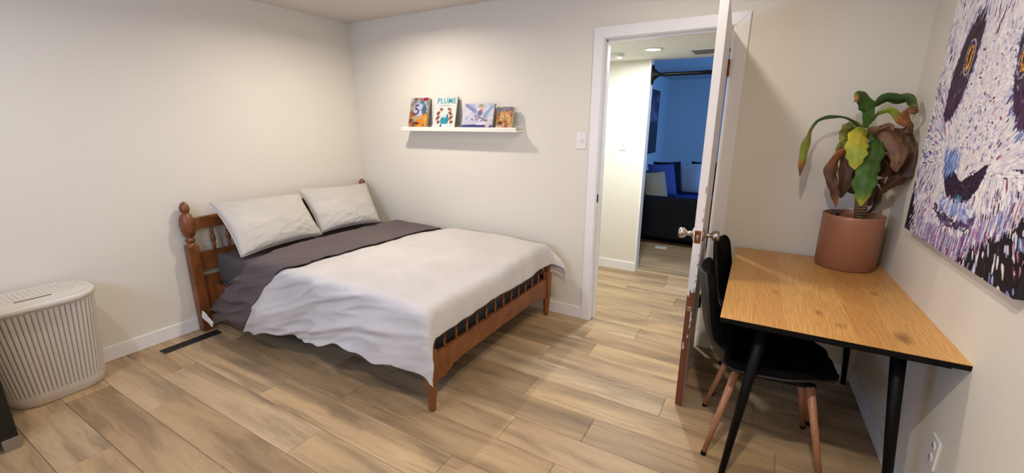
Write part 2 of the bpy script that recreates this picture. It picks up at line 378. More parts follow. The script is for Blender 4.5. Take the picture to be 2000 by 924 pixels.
# ================================================================== BED FRAME
bed = thing('bed_frame', 'maple-stained wooden bed frame with turned posts and spindle footboard in the corner', 'bed', (1.1, -.8, 0))
HX = .055; HYS = (-1.60, -.052)
def post(yc, x=HX):
    bm = bmesh.new(); box_bm(bm, x-.034, x+.034, yc-.034, yc+.034, 0, .650, bev=.004)
    me = tomesh('post', bm); o = link('headboard_post', me, bedwood, bed)
    prof = [(.034, .648), (.030, .655), (.020, .661), (.019, .668), (.026, .674), (.031, .685), (.028, .697), (.020, .704), (.0225, .709), (.035, .722), (.044, .76), (.0465, .80), (.043, .84), (.033, .868), (.021, .876), (.0195, .882), (.026, .888), (.031, .905), (.029, .925), (.019, .946), (.008, .957), (0, .959)]
    link('turned_finial', lathe('turned_finial', [(r, z) for r, z in prof], (x, yc, 0), 24), bedwood, o)
for y in HYS: post(y)
ya, yb = HYS[0]+.03, HYS[1]-.03
def rail(name, x0, x1, y0, y1, z0, z1, parent=bed, arch=0):
    n = 24; rings = []
    for i in range(n+1):
        y = y0+(y1-y0)*i/n; h = arch*math.sin(PI*i/n)
        rings.append([(x0, y, z0), (x1, y, z0), (x1, y, z1+h), (x0, y, z1+h)])
    me = rings_mesh(name, rings, smooth=False); o = link(name, me, bedwood, parent); b = o.modifiers.new('b', 'BEVEL'); b.width = .004; b.segments = 2; b.limit_method = 'ANGLE'; return o
rail('headboard_top_rail', .042, .070, ya, yb, .757, .838, arch=.02)
rail('headboard_middle_rail', .044, .068, ya, yb, .453, .587)
rail('headboard_lower_panel', .044, .068, ya, yb, .10, .409)
for i in range(13):
    y = -1.455+i*.1045
    prof = [(.010, 0), (.011, .02), (.016, .04), (.009, .047), (.014, .06), (.0165, .085), (.013, .11), (.009, .122), (.015, .13), (.009, .14), (.011, .155), (.010, .175)]
    link('headboard_spindle', lathe('headboard_spindle', prof, (.056, y, .585), 10), bedwood, bed)
# footboard
FX = 2.118; FYS = (-1.478, -.088)
for y in FYS:
    bm = bmesh.new(); box_bm(bm, FX-.027, FX+.027, y-.027, y+.027, .150, .36, bev=.004)
    o = link('footboard_post', tomesh('fp', bm), bedwood, bed)
    link('turned_leg', lathe('turned_leg', [(.017, 0), (.0185, .004), (.0205, .03), (.0275, .13), (.028, .15), (.024, .156)], (FX, y, 0), 20), bedwood, o)
    link('turned_post_top', lathe('turned_post_top', [(.027, .355), (.021, .363), (.019, .37), (.025, .378), (.028, .40), (.025, .43), (.019, .452), (.025, .46), (.027, .475), (.02, .49), (0, .497)], (FX, y, 0), 20), bedwood, o)
# lower rail with scalloped ends
ys = np.linspace(FYS[0]+.025, FYS[1]-.025, 90); rings = []
for y in ys:
    e = min(y-ys[0], ys[-1]-y)
    if e < .09: zb = .152+.010*math.sin(e/.09*PI)
    elif e < .105: zb = .168
    elif e < .15: zb = .168+.016*math.sin((e-.105)/.045*PI/2)
    elif e < .17: zb = .196
    else: zb = .190+.012*min(1, (e-.17)/.05)
    rings.append([(FX-.012, y, zb), (FX+.012, y, zb), (FX+.012, y, .322), (FX-.012, y, .322)])
o = link('footboard_lower_rail', rings_mesh('footboard_lower_rail', rings, smooth=False), bedwood, bed)
rail('footboard_top_rail', FX-.014, FX+.014, FYS[0]+.02, FYS[1]-.02, .458, .495)
for i in range(13):
    y = -1.36+i*.1015
    prof = [(.008, 0), (.006, .01), (.0085, .03), (.0105, .048), (.008, .066), (.005, .082), (.005, .09), (.009, .10), (.010, .112), (.007, .125), (.007, .14)]
    link('footboard_spindle', lathe('footboard_spindle', prof, (FX, y, .320), 10), bedwood, bed)
for y in (-1.50, -.075):
    box('side_rail', (.085, FX-.02, y-.011, y+.011, .235, .335), bedwood, bed, bev=.003)
for i in range(7):
    x = .25+i*.28; box('slat', (x, x+.07, -1.485, -.09, .195, .213), bedwood, bed, bev=.002)
# box spring and mattress
tag(box('box_spring', (.10, 2.07, -1.472, -.09, .214, .345), box_m, bev=.02, seg=3), 'blue-grey box spring under the charcoal mattress', 'box spring')
o = box('mattress', (.098, 2.085, -1.480, -.08, .346, .563), sheet_m, bev=.03, seg=4); o.data.polygons.foreach_set('use_smooth', [True]*len(o.data.polygons)); tag(o, 'mattress in a fitted charcoal sheet on the wooden bed', 'mattress')
# ------------------------------------------------------------------ DUVET
XF, YN, YFAR = 2.10, -1.470, -.15
def sm(a, b, x): t = min(1, max(0, (x-a)/(b-a))); return t*t*(3-2*t)
def cloth_pos(X, Y, lift=0.0):
    da = max(0, X-XF); dn = max(0, YN-Y); df = max(0, Y-YFAR)
    puff = .018*fbm((X*1.3, Y*1.3, 0), 2)+.020*sm(1.0, 1.25, X)*sm(2.15, 1.7, X)+.006*fbm((X*5, Y*5, 4), 2)
    # soft creases
    ang = (X*.55+Y*1.0)
    crease = .010*max(0, 1-abs(fbm((ang*5+fbm((X*2, Y*2, 8))*1.2, (X-Y)*.8, 2), 2))*5.5)*sm(-.2, -1.0, Y)
    zt = .603+puff+crease*.4+lift
    x, y, z = min(X, XF), min(max(Y, YN), YFAR), zt
    far = df > 0; d = math.hypot(da, max(dn, df))
    if d > 0:
        r = .06; ux, uy = da/d, (-dn if dn > 0 else df)/d
        if d < r*PI/2: g = r*math.sin(d/r); h = r*(1-math.cos(d/r))
        else: e = d-r*PI/2; g = r+.02*e; h = r+e
        # hanging folds, running down and towards the foot
        if dn > 0:
            k_ = 1-sm(1.75, 2.05, X); q_ = X*1.5+dn*4.6
            fw = (fbm((X*2.6+dn*1.5, dn*.9, 11), 3)*.050*sm(0, .30, dn)+.012*math.sin(X*15+dn*4+2*fbm((X*2, dn, 5)))*sm(.05, .4, dn)+.022*sm(.05, .4, dn))*k_
            rid = .022*max(0, 1-abs(fbm((q_, X*.5-dn, 21), 2))*4.5)*sm(-.02, .15, dn)+.010*max(0, 1-abs(fbm((q_*2.1+3, X*.9-dn*2, 33), 2))*4)*sm(0, .1, dn)
            fw = max(fw, -.012*k_)
            rid *= .45+.55*k_
            g += fw+rid
        if da > 0:
            ga = r*math.sin(min(da/r, PI/2))+.018*sm(.05, .2, da)+(.10*sm(0, .12, df)*sm(0, .15, da) if far else 0)
            x += ga+.010*fbm((Y*7, da*3, 3))
        y += uy*g; z -= h
        if far: y = min(y, -.016-.010*(1+math.sin(X*9))); 
    return Vector((x, y, z))
def near_drop(X):
    pts = [(.1, .55), (.5, .52), (.76, .49), (1.2, .465), (1.65, .41), (2.04, .41), (2.2, .425)]
    for (a, p), (b, q_) in zip(pts, pts[1:]):
        if X <= b: return p+(q_-p)*max(0, (X-a)/(b-a))+.012*math.sin(X*11+1)+.008*math.sin(X*29)
    return .42
def cloth_sheet(name, xs, xe, vfar, vnear, nu, nv, m, parent, lift, thick, wob=0):
    """xs(Y), xe(Y): flat start/end along the bed for each flat Y; rows run from far side to near side"""
    vs, fs = [], []
    for j in range(nv+1):
        t = j/nv
        for i in range(nu+1):
            s = i/nu
            Yt = YFAR+vfar*(1-t/.12) if t < .12 else YFAR+(YN-YFAR)*((t-.12)/.60) if t < .72 else None
            if Yt is None:
                tt = (t-.72)/.28; X = 0
                X = xs(YN-.3*tt, tt)+s*(xe(YN-.3*tt, tt)-xs(YN-.3*tt, tt)); Yt = YN-vnear(X)*tt
            else: X = xs(Yt, 0)+s*(xe(Yt, 0)-xs(Yt, 0))
            vs.append(cloth_pos(X, Yt, lift(s, t) if callable(lift) else lift))
    n = nu+1
    for j in range(nv):
        for i in range(nu): a = j*n+i; fs.append((a, a+n, a+n+1, a+1))
    me = bpy.data.meshes.new(name); me.from_pydata([tuple(v) for v in vs], [], fs); me.update(); me.polygons.foreach_set('use_smooth', [True]*len(fs))
    o = link(name, me, m, parent); sl = o.modifiers.new('s', 'SOLIDIFY'); sl.thickness = thick; sl.offset = -1
    ss = o.modifiers.new('ss', 'SUBSURF'); ss.levels = 1; ss.render_levels = 1; return o
duvet = thing('duvet', 'white duvet spread over the bed with its charcoal underside folded back', 'duvet', (1.2, -.8, .6))
def hem(Y, tt):       # start of the white side
    if tt > 0: return 1.03-.47*tt**.8+.015*math.sin(tt*9)
    return 1.00+.04*sm(-1.2, -1.45, Y)+.012*math.sin(Y*6)+.10*sm(-.5, -.15, Y)
def fold(Y, tt):      # folded edge towards the pillows
    if tt > 0: return .62-.56*tt**1.15
    return .52+.015*math.sin(Y*5)-.03*sm(-.3, -.6, Y)+.10*sm(-1.15, -1.475, Y)
cloth_sheet('cover', lambda Y, t: hem(Y, t)-.02, lambda Y, t: XF+.185+.01*math.sin(Y*8), .24, near_drop, 110, 120, duvet_m, duvet, lambda s, t: -.012*(1-sm(0, .12, s)), .006)
cloth_sheet('folded_underside', fold, lambda Y, t: hem(Y, t)+.0, .16, lambda X: .50, 44, 110, grey_m, duvet, lambda s, t: .016-.030*(1-sm(0, .12, s))-.006*sm(.8, 1, s)+.006*fbm((s*2, t*14, 0)), .012)
bm = bmesh.new(); box_bm(bm, .10, .165, -1.635, -1.628, .105, .165, bev=.002, rot=Matrix.Rotation(.35, 3, 'Y')); box_bm(bm, .135, .225, -1.632, -1.624, .085, .130, bev=.002, rot=Matrix.Rotation(.45, 3, 'Y'))
link('care_tag', tomesh('care_tag', bm), tagm, duvet, label='white fabric care tag at the corner')
# ------------------------------------------------------------------ PILLOWS
def pillow(label, tl, tr_, br, bl, seed, thick=.075):
    tl, tr_, br, bl = map(Vector, (tl, tr_, br, bl)); N = (tr_-tl).cross(bl-tl).normalized()
    if N.x < 0: N = -N
    n = 56; o = thing('pillow', label, 'pillow', (tl+tr_+br+bl)/4, 0, 'pillows against the headboard')
    rng = random.Random(seed)
    def surf(u, v, side):
        ed = min(u, 1-u, v, 1-v); pinch = .030
        # edges bow inwards between the corners
        cu = u+pinch*(.5-u)*2*(4*v*(1-v))*abs(2*u-1); cv = v+pinch*1.4*(.5-v)*2*(4*u*(1-u))*abs(2*v-1)
        p = (tl*(1-cu)+tr_*cu)*(1-cv)+(bl*(1-cu)+br*cu)*cv
        prof = (max(0, 4*u*(1-u))**.42)*(max(0, 4*v*(1-v))**.42)
        wr = 0
        for cx_, cy_ in ((0, 0), (1, 0), (1, 1), (0, 1)):
            dx, dy = u-cx_, v-cy_; d = math.hypot(dx, dy); a = math.atan2(abs(dy), abs(dx))
            wr += .010*math.sin(a*17+seed+cx_*2+cy_)*math.exp(-d*5.5)*sm(0, .10, d)
        wr += .012*fbm((u*3+seed, v*4, 0), 2)+.008*max(0, 1-abs(fbm((u*2.5+seed, v*7+u*2, 3), 2))*6)*sm(.35, .9, v)
        hgt = thick*prof*(1.0 if side > 0 else .75)+wr*prof**.6*(1 if side > 0 else 0)
        return p+N*hgt*side
    vs, fs = [], []
    for side in (1, -1):
        for j in range(n+1):
            for i in range(n+1): vs.append(tuple(surf(i/n, j/n, side)))
    m_ = n+1
    for s in (0, 1):
        for j in range(n):
            for i in range(n):
                a = s*m_*m_+j*m_+i; q_ = (a, a+m_, a+m_+1, a+1); fs.append(q_ if s == 0 else q_[::-1])
    bm = bmesh.new(); V_ = [bm.verts.new(v) for v in vs]
    for f in fs:
        try: bm.faces.new([V_[k] for k in f])
        except ValueError: pass
    bmesh.ops.remove_doubles(bm, verts=bm.verts, dist=.0004)
    link('pillowcase', tomesh('pillowcase', bm, True), pillow_m, o)
    # piped seam around the edge
    pts = [surf(t, 0, 1) for t in np.linspace(0, 1, 20)]+[surf(1, t, 1) for t in np.linspace(0, 1, 14)][1:]+[surf(1-t, 1, 1) for t in np.linspace(0, 1, 20)][1:]+[surf(0, 1-t, 1) for t in np.linspace(0, 1, 14)][1:]
    link('seam', polytube('seam', pts, [.0028]*len(pts), 6), pillow_m, o)
pillow('large pale grey pillow leaning on the left half of the headboard', (.135, -1.475, .94), (.13, -.78, .915), (.40, -.80, .60), (.47, -1.49, .595), 1.3, .085)
pillow('smaller-looking pale grey pillow in the room corner, by the back wall', (.115, -.785, .95), (.115, -.05, .92), (.46, -.225, .605), (.36, -.785, .60), 4.7, .085)
# ================================================================== HAMPER
hm = thing('laundry_hamper', 'off-white plastic laundry hamper with lidded top and ribbed perforated sides', 'hamper', (.2, -2.43, 0))
def hamper_mat():
    t = NT('perforated_plastic'); tc = t.node('ShaderNodeUVMap'); sx = t.node('ShaderNodeSeparateXYZ'); t.link(tc.outputs[0], sx.inputs[0])
    def fr(sock, k, off=0):
        m = t.node('ShaderNodeMath', operation='MULTIPLY_ADD'); m.inputs[1].default_value = k; m.inputs[2].default_value = off; t.link(sock, m.inputs[0])
        f = t.node('ShaderNodeMath', operation='FRACT'); t.link(m.outputs[0], f.inputs[0]); return f.outputs[0]
    def win(s, lo, hi):
        a = t.node('ShaderNodeMath', operation='GREATER_THAN'); a.inputs[1].default_value = lo; t.link(s, a.inputs[0])
        b = t.node('ShaderNodeMath', operation='LESS_THAN'); b.inputs[1].default_value = hi; t.link(s, b.inputs[0])
        m = t.node('ShaderNodeMath', operation='MULTIPLY'); t.link(a.outputs[0], m.inputs[0]); t.link(b.outputs[0], m.inputs[1]); return m.outputs[0]
    h = win(fr(sx.outputs[0], 64), .36, .64); v_ = win(fr(sx.outputs[1], 58), .28, .80); z = win(sx.outputs[1], .13, .955)
    m = t.node('ShaderNodeMath', operation='MULTIPLY'); t.link(h, m.inputs[0]); t.link(v_, m.inputs[1])
    m2 = t.node('ShaderNodeMath', operation='MULTIPLY'); t.link(m.outputs[0], m2.inputs[0]); t.link(z, m2.inputs[1])
    return t.base(t.mix(m2.outputs[0], 'd3cabd', '51483d'), .5, spec=.3)
hm_m = hamper_mat(); hplain = plain('hamper_plastic', 'd3cbc0', .45, spec=.3)
def stadium(x0, x1, y0, y1, n, r):
    """rounded rectangle outline, n points equally spaced"""
    r = min(r, (x1-x0)/2, (y1-y0)/2); pts = []
    for cx_, cy_, a0 in ((x1-r, y1-r, 0), (x0+r, y1-r, 90), (x0+r, y0+r, 180), (x1-r, y0+r, 270)):
        for k in range(25): a = math.radians(a0+k*90/24); pts.append((cx_+r*math.cos(a), cy_+r*math.sin(a)))
    pts.append(pts[0]); d = [0]
    for a, b in zip(pts, pts[1:]): d.append(d[-1]+math.dist(a, b))
    out = []
    for k in range(n):
        s = d[-1]*k/n; i = max(q for q in range(len(d)-1) if d[q] <= s); f = (s-d[i])/max(1e-9, d[i+1]-d[i])
        out.append((pts[i][0]+(pts[i+1][0]-pts[i][0])*f, pts[i][1]+(pts[i+1][1]-pts[i][1])*f))
    return out
NH = 512; rings = []; zs = [0, .006, .02, .05, .07, .085]+list(np.linspace(.11, .54, 24))+[.552, .565]
for z in zs:
    t = z/.575; ex = .105*t; rb = .012*(1-min(1, z/.03))
    P = stadium(.035+rb, .285+ex*.85-rb, -2.618-ex*.45+rb, -2.222+ex*.16-rb, NH, .115)
    cx_, cy_ = .19, -2.42; ring = []
    for k, (x, y) in enumerate(P):
        a = (k/NH*64) % 1; g = -.0032*max(0, math.cos((a-.5)*2*PI)) if .075 < z < .548 else 0
        v_ = Vector((x-cx_, y-cy_)).normalized(); ring.append((x+v_.x*g, y+v_.y*g, z))
    rings.append(ring)
me = rings_mesh('body', rings, True, True); uv = me.uv_layers.new(name='UVMap')
for p in me.polygons:
    ks = [me.loops[l].vertex_index % NH for l in p.loop_indices]; wrap = max(ks)-min(ks) > NH/2
    for l, k in zip(p.loop_indices, ks): uv.data[l].uv = ((k+(NH if wrap and k < NH/2 else 0))/NH, me.vertices[me.loops[l].vertex_index].co.z/.575)
link('body', me, hm_m, hm)
def lid_ring(inset, z, n=160): return [(x, y, z) for x, y in stadium(.028+inset, .398-inset, -2.70+inset, -2.196-inset, n, .15-inset)]
link('lid', rings_mesh('lid', [lid_ring(0.006, .562), lid_ring(0, .566), lid_ring(0, .586), lid_ring(.004, .592), lid_ring(.016, .595), lid_ring(.02, .591), lid_ring(.04, .594)]), hplain, hm)
for i in range(21):
    y = -2.645+i*.0205
    box('lid_rib', (.075 if 1 < i < 19 else .11, .245 if 1 < i < 19 else .21, y, y+.013, .5935, .5962), hplain, hm, bev=.0015)
o = box('handle_slot', (.268, .279, -2.51, -2.37, .5925, .5955), darkhole, hm, bev=.0015, label='dark slot handle cut in the lid')
# dresser corner
ds = thing('black_cabinet', 'black cabinet standing on a square metal foot beside the hamper', 'cabinet', (.4, -3.0, 0))
box('cabinet_body', (.435, .622, -3.40, -2.668, .062, .78), plain('black_lacquer', '0b0b0c', .35), ds, bev=.003)
for x in (.435, .566):
    for y in (-3.40, -2.724): box('foot', (x, x+.056, y, y+.056, 0, .062), plain('satin_metal', '9b9288', .35, .7), ds, bev=.001)
# floor register
vt = thing('floor_register', 'dark bronze floor air register beside the headboard post', 'air vent', (.17, -1.75, 0))
bm = bmesh.new()
for b in ((.130, .139, -1.93, -1.575), (.203, .212, -1.93, -1.575), (.139, .203, -1.93, -1.917), (.139, .203, -1.588, -1.575)): box_bm(bm, *b, 0, .005, bev=.0012)
link('frame', tomesh('frame', bm), dbronze, vt); box('duct_opening', (.139, .203, -1.917, -1.588, .0004, .0012), darkhole, vt, bev=0)
sl = None
for i in range(24):
    y = -1.912+i*.0139
    if sl is None: sl = box('slat', (.139, .203, y, y+.0035, .001, .0046), dbronze, vt, bev=.0005)
    else: c = sl.copy(); COL.objects.link(c); c.location = sl.location+Vector((0, i*.0139, 0))
box('centre_bar', (.168, .173, -1.917, -1.588, .0035, .0052), dbronze, vt, bev=.0005)
# ================================================================== PICTURE LEDGE + BOOKS
SX0, SX1, SZ = .686, 1.845, 1.425
led = thing('picture_ledge', 'white wall-mounted picture ledge holding four upright books', 'shelf', (1.26, -.06, SZ))
ledm = plain('ledge_white', 'ece8dc', .4)
box('shelf_board', (SX0, SX1, -.118, 0, SZ, SZ+.013), ledm, led); box('front_lip', (SX0, SX1-.0, -.118, -.105, SZ+.013, SZ+.034), ledm, led)
box('back_rail', (SX0, SX1, -.012, 0, SZ+.013, SZ+.052), ledm, led)
def splat(img, cx_, cy_, rx, ry, c, a=1):
    ny, nx, _ = img.shape; yy, xx = np.mgrid[0:ny, 0:nx]; d = ((xx/nx-cx_)/rx)**2+((yy/ny-cy_)/ry)**2
    k = (np.clip(1.25-d, 0, .25)*4*a)[..., None]; img[:] = img*(1-k)+np.array(lin_s(c))*k
def lin_s(c): return tuple(int(c[i:i+2], 16)/255 for i in (0, 2, 4)) if isinstance(c, str) else c
def dabs(img, n, box_, size, cols, seed):
    r = random.Random(seed)
    for _ in range(n): splat(img, r.uniform(box_[0], box_[1]), r.uniform(box_[2], box_[3]), size*r.uniform(.5, 1.3), size*r.uniform(.5, 1.3), r.choice(cols), .85)
def text_obj(name, s, size, mat, parent, frame, ext=.0006):
    cu = bpy.data.curves.new(name, 'FONT'); cu.body = s; cu.size = size; cu.align_x = 'CENTER'; cu.align_y = 'CENTER'; cu.extrude = ext; cu.offset = size*.007; cu.space_character = 1.07
    tmp = bpy.data.objects.new('tmp', cu); COL.objects.link(tmp); bpy.context.view_layer.update()
    me = bpy.data.meshes.new_from_object(tmp.evaluated_get(bpy.context.evaluated_depsgraph_get())); bpy.data.objects.remove(tmp)
    me.transform(frame); me.materials.clear(); return link(name, me, mat, parent)
def book(label, x0, x1, hgt, thick, img, tilt, edge, spine, texts=()):
    """book leaning back on the wall rail, foot resting behind the ledge lip"""
    c, s = math.cos(tilt), math.sin(tilt); yb_, zb = -.100, SZ+.0135+s*thick; Vd = Vector((0, s, c)); Nd = Vector((0, -c, s))
    b = thing('book', label, 'book', ((x0+x1)/2, yb_, zb), 0, 'books on the picture ledge')
    O = Vector((x0, yb_, zb)); F = Matrix((( 1, 0, 0, x0), (0, Nd.y*-1, Vd.y, yb_), (0, -Nd.z, Vd.z, zb), (0, 0, 0, 1)))
    def slab(name, u0, u1, d0, d1, v0, v1, m, **k):
        bm = bmesh.new(); box_bm(bm, u0, u1, d0, d1, v0, v1, bev=.0006, mat4=F); return link(name, tomesh(name, bm), m, b, **k)
    w_ = x1-x0
    slab('cover', 0, w_, 0, .0022, 0, hgt, edge); slab('back_cover', 0, w_, thick-.0022, thick, 0, hgt, spine)
    slab('pages', .002, w_-.003, .0022, thick-.0022, .003, hgt-.003, plain('page_edges', 'cfc6b4', .8) if 'page_edges' not in MATS else MATS['page_edges'])
    slab('spine', 0, .0025, 0, thick, 0, hgt, spine)
    painted('cover_print', img*.86, O+Nd*.0006, (w_, 0, 0), Vd*hgt, Nd, print_m, b)
    for (s_, u, v_, size, m) in texts:
        fr = Matrix(((1, 0, 0, 0), (0, Vd.y, Nd.y, 0), (0, Vd.z, Nd.z, 0), (0, 0, 0, 1))); p = O+Vector((w_*u, 0, 0))+Vd*hgt*v_+Nd*.0017
        text_obj('title', s_, size, m, b, Matrix.Translation(p) @ fr)
NX = 60
im = np.ones((90, NX, 3))*np.array(lin_s('9fb0b5')); dabs(im, 60, (0, 1, .35, 1), .09, ['c9d6e2', '8c4a3a', '6d8f92', 'c7a383', 'b9c6d8', '5d7a86', 'a8776a'], 1)
dabs(im, 60, (0, 1, 0, .5), .09, ['8a4b2c', '6c3a30', 'b8763a', '9c5a3c', 'c98a4a'], 2); dabs(im, 26, (.5, 1, 0, .42), .10, ['f0a020', 'e88a1c', 'f6b93a'], 3)
splat(im, .50, .60, .26, .20, 'c2cde6'); splat(im, .80, .60, .13, .14, '4b5f78', .9); splat(im, .83, .95, .13, .07, 'a51f38'); splat(im, .5, .36, .3, .05, 'caa37e'); splat(im, .42, .17, .18, .03, '3a2520')
book('narrow colourful storybook with a big 5, leftmost on the ledge', .752, .952, .262, .030, im, .24, plain('book_edge_grey', '9a9d96', .6), plain('book_spine_brown', '4f4032', .6), [('5', .40, .60, .125, plain('print_plum', '4f2f5c', .5)), ('-', .60, .62, .06, MATS['print_plum'])])
im = np.ones((100, NX, 3))*np.array(lin_s('e6ebe4'))
for sx_ in (.20, .78):
    for i in range(16): splat(im, sx_+.035*math.sin(i)+(.0 if i > 6 else (.02*(6-i) if sx_ < .5 else -.02*(6-i))), .62-i*.028, .065, .03, ['a5563c', '7b3327', 'd08a6a', 'e8c9a0', '5c2a26'][i % 5], .9)
splat(im, .50, .26, .17, .13, '2a9ab3'); splat(im, .50, .40, .08, .05, 'd5e4e4'); splat(im, .62, .34, .05, .12, '2b8aa3'); splat(im, .50, .12, .16, .04, 'f4f7f5'); splat(im, .36, .11, .03, .05, '1f4650'); splat(im, .5, .72, .28, .012, 'b9bfba')
book('tall white picture book titled PLUME, second from left on the ledge', 1.026, 1.255, .268, .016, im, .24, plain('book_edge_white', 'c4c8c2', .5), plain('book_spine_teal', '33534f', .5), [('PLUME', .53, .865, .062, plain('print_teal', '1f8a9c', .5))])
im = np.ones((60, 90, 3))*np.array(lin_s('d5d3de')); dabs(im, 90, (0, 1, .2, .95), .06, ['c9cbe0', 'e6dfe0', 'b3bad8', 'f1e9e6', 'ded3da'], 5)
for a in range(14): splat(im, .10+.025*a, .93-.02*a, .05, .07, '7f8cc0', .6); splat(im, .95-.02*a, .88-.03*a, .05, .07, '86a8cc', .6)
splat(im, .60, .82, .07, .08, 'e0b9a0'); splat(im, .58, .90, .09, .05, '8a8f5c', .8); splat(im, .56, .62, .07, .10, '6b6496'); splat(im, .60, .70, .04, .04, 'b5506a')
dabs(im, 40, (.3, .85, .3, .5), .035, ['77718e', 'a7a0b8', 'e7e2ea', '5c567e'], 6); splat(im, .5, .06, .7, .12, '3c3b86'); splat(im, .6, .22, .17, .05, 'efe6ee'); splat(im, .83, .18, .07, .10, 'e0cfc8')
book('wide pale blue picture book with a winged figure, third on the ledge', 1.325, 1.620, .205, .020, im, .24, plain('book_edge_lilac', 'b8b6c8', .5), plain('book_spine_navy', '26283f', .5))
im = np.ones((70, 60, 3))*np.array(lin_s('c07a2c')); dabs(im, 26, (0, 1, .78, 1), .09, ['39436e', '4a5578', '7a7d86'], 7); dabs(im, 60, (.1, 1, .15, .75), .09, ['d98f30', 'c2762a', 'e8b060', 'a85c28'], 8)
splat(im, .36, .50, .13, .10, 'e8be6c'); splat(im, .70, .50, .13, .10, 'e8be6c'); splat(im, .38, .49, .05, .05, '8a5a20'); splat(im, .68, .49, .05, .05, '8a5a20'); dabs(im, 30, (0, 1, 0, .2), .07, ['e2b8a2', 'c99274', 'f0d3bd', '8c4a34'], 9); splat(im, .25, .28, .12, .08, '3a1914')
splat(im, .12, .66, .06, .1, '70402a'); splat(im, .92, .66, .08, .08, '8a4a34')
book('small orange storybook, rightmost on the ledge', 1.652, 1.792, .172, .026, im, .24, plain('book_edge_tan', '9a8f80', .5), plain('book_spine_tan', '8d8274', .5))
# switch plates, outlet, strike
def switch(label, x, y, z, ny=-1):
    s = thing('light_switch', label, 'switch', (x, y, z)); box('cover_plate', (x-.037, x+.037, y-.006, y, z-.058, z+.058), plast, s, bev=.003, seg=2)
    box('toggle', (x-.006, x+.006, y-.018, y-.005, z-.004, z+.016), plast, s, bev=.002); box('toggle_surround', (x-.011, x+.011, y-.0075, y-.005, z-.02, z+.02), plast, s, bev=.001)
    for dz in (-.034, .034): link('screw', lathe('screw', [(.0035, 0), (.003, .0015), (0, .0015)], (x, y-.0058, z+dz), 10, (0, -1, 0)), steel, s)
switch('white wall switch left of the doorway in the bedroom', 2.322, 0, 1.371); switch('white wall switch on the hall wall seen through the doorway', 2.245, HY, 1.295)
ot = thing('wall_outlet', 'white double outlet low on the wall below the desk', 'outlet', (WX(-1.12), -1.12, .36)); ox = WX(-1.12)
box('cover_plate', (ox-.0065, ox+.001, -1.158, -1.084, .30, .416), plast, ot, bev=.003, seg=2)
for dz in (-.024, .024):
    p = link('socket', lathe('socket', [(.017, 0), (.016, .002), (0, .002)], (ox-.006, -1.121, .358+dz), 20, (-1, 0, 0)), plast, ot)
    for dy in (-.006, .006): box('slot', (ox-.0088, ox-.0075, -1.121+dy-.001, -1.121+dy+.001, .354+dz, .364+dz), darkhole, p, bev=0)
# ================================================================== DESK
dk = thing('desk', 'oak-top writing desk with slim tapered black legs against the right wall', 'desk', (3.394, -.037, 0), .0144)
def dkp(name, me, m, **k): return link(name, me, m, dk, world=False, **k)
DW, DLN, DTZ = .757, 1.172, .744
bm = bmesh.new(); box_bm(bm, 0, DW, -DLN, 0, DTZ-.0035, DTZ, bev=.0008); dkp('desk_top', tomesh('desk_top', bm), desk_m, label='warm oak laminate desk top')
bm = bmesh.new(); box_bm(bm, .0004, DW-.0004, -DLN+.0004, -.0004, DTZ-.022, DTZ-.0035, bev=.001); dkp('edge_band', tomesh('edge_band', bm), blackm)
bm = bmesh.new()
for b in ((.05, DW-.05, -DLN+.06, -DLN+.085), (.05, DW-.05, -.085, -.06), (.06, .085, -DLN+.07, -.07), (DW-.085, DW-.06, -DLN+.07, -.07)): box_bm(bm, *b, DTZ-.052, DTZ-.022, bev=.001)
dkp('under_frame', tomesh('under_frame', bm), blackm)
for tx, ty, bx_, by in ((.160, -DLN+.100, .084, -DLN+.025), (DW-.180, -DLN+.105, DW-.120, -DLN+.03), (.150, -.105, .08, -.035), (DW-.160, -.105, DW-.098, -.030)):
    dkp('leg', tube('leg', (bx_, by, 0), (tx, ty, DTZ-.024), .0125, .024, 20), blackm)
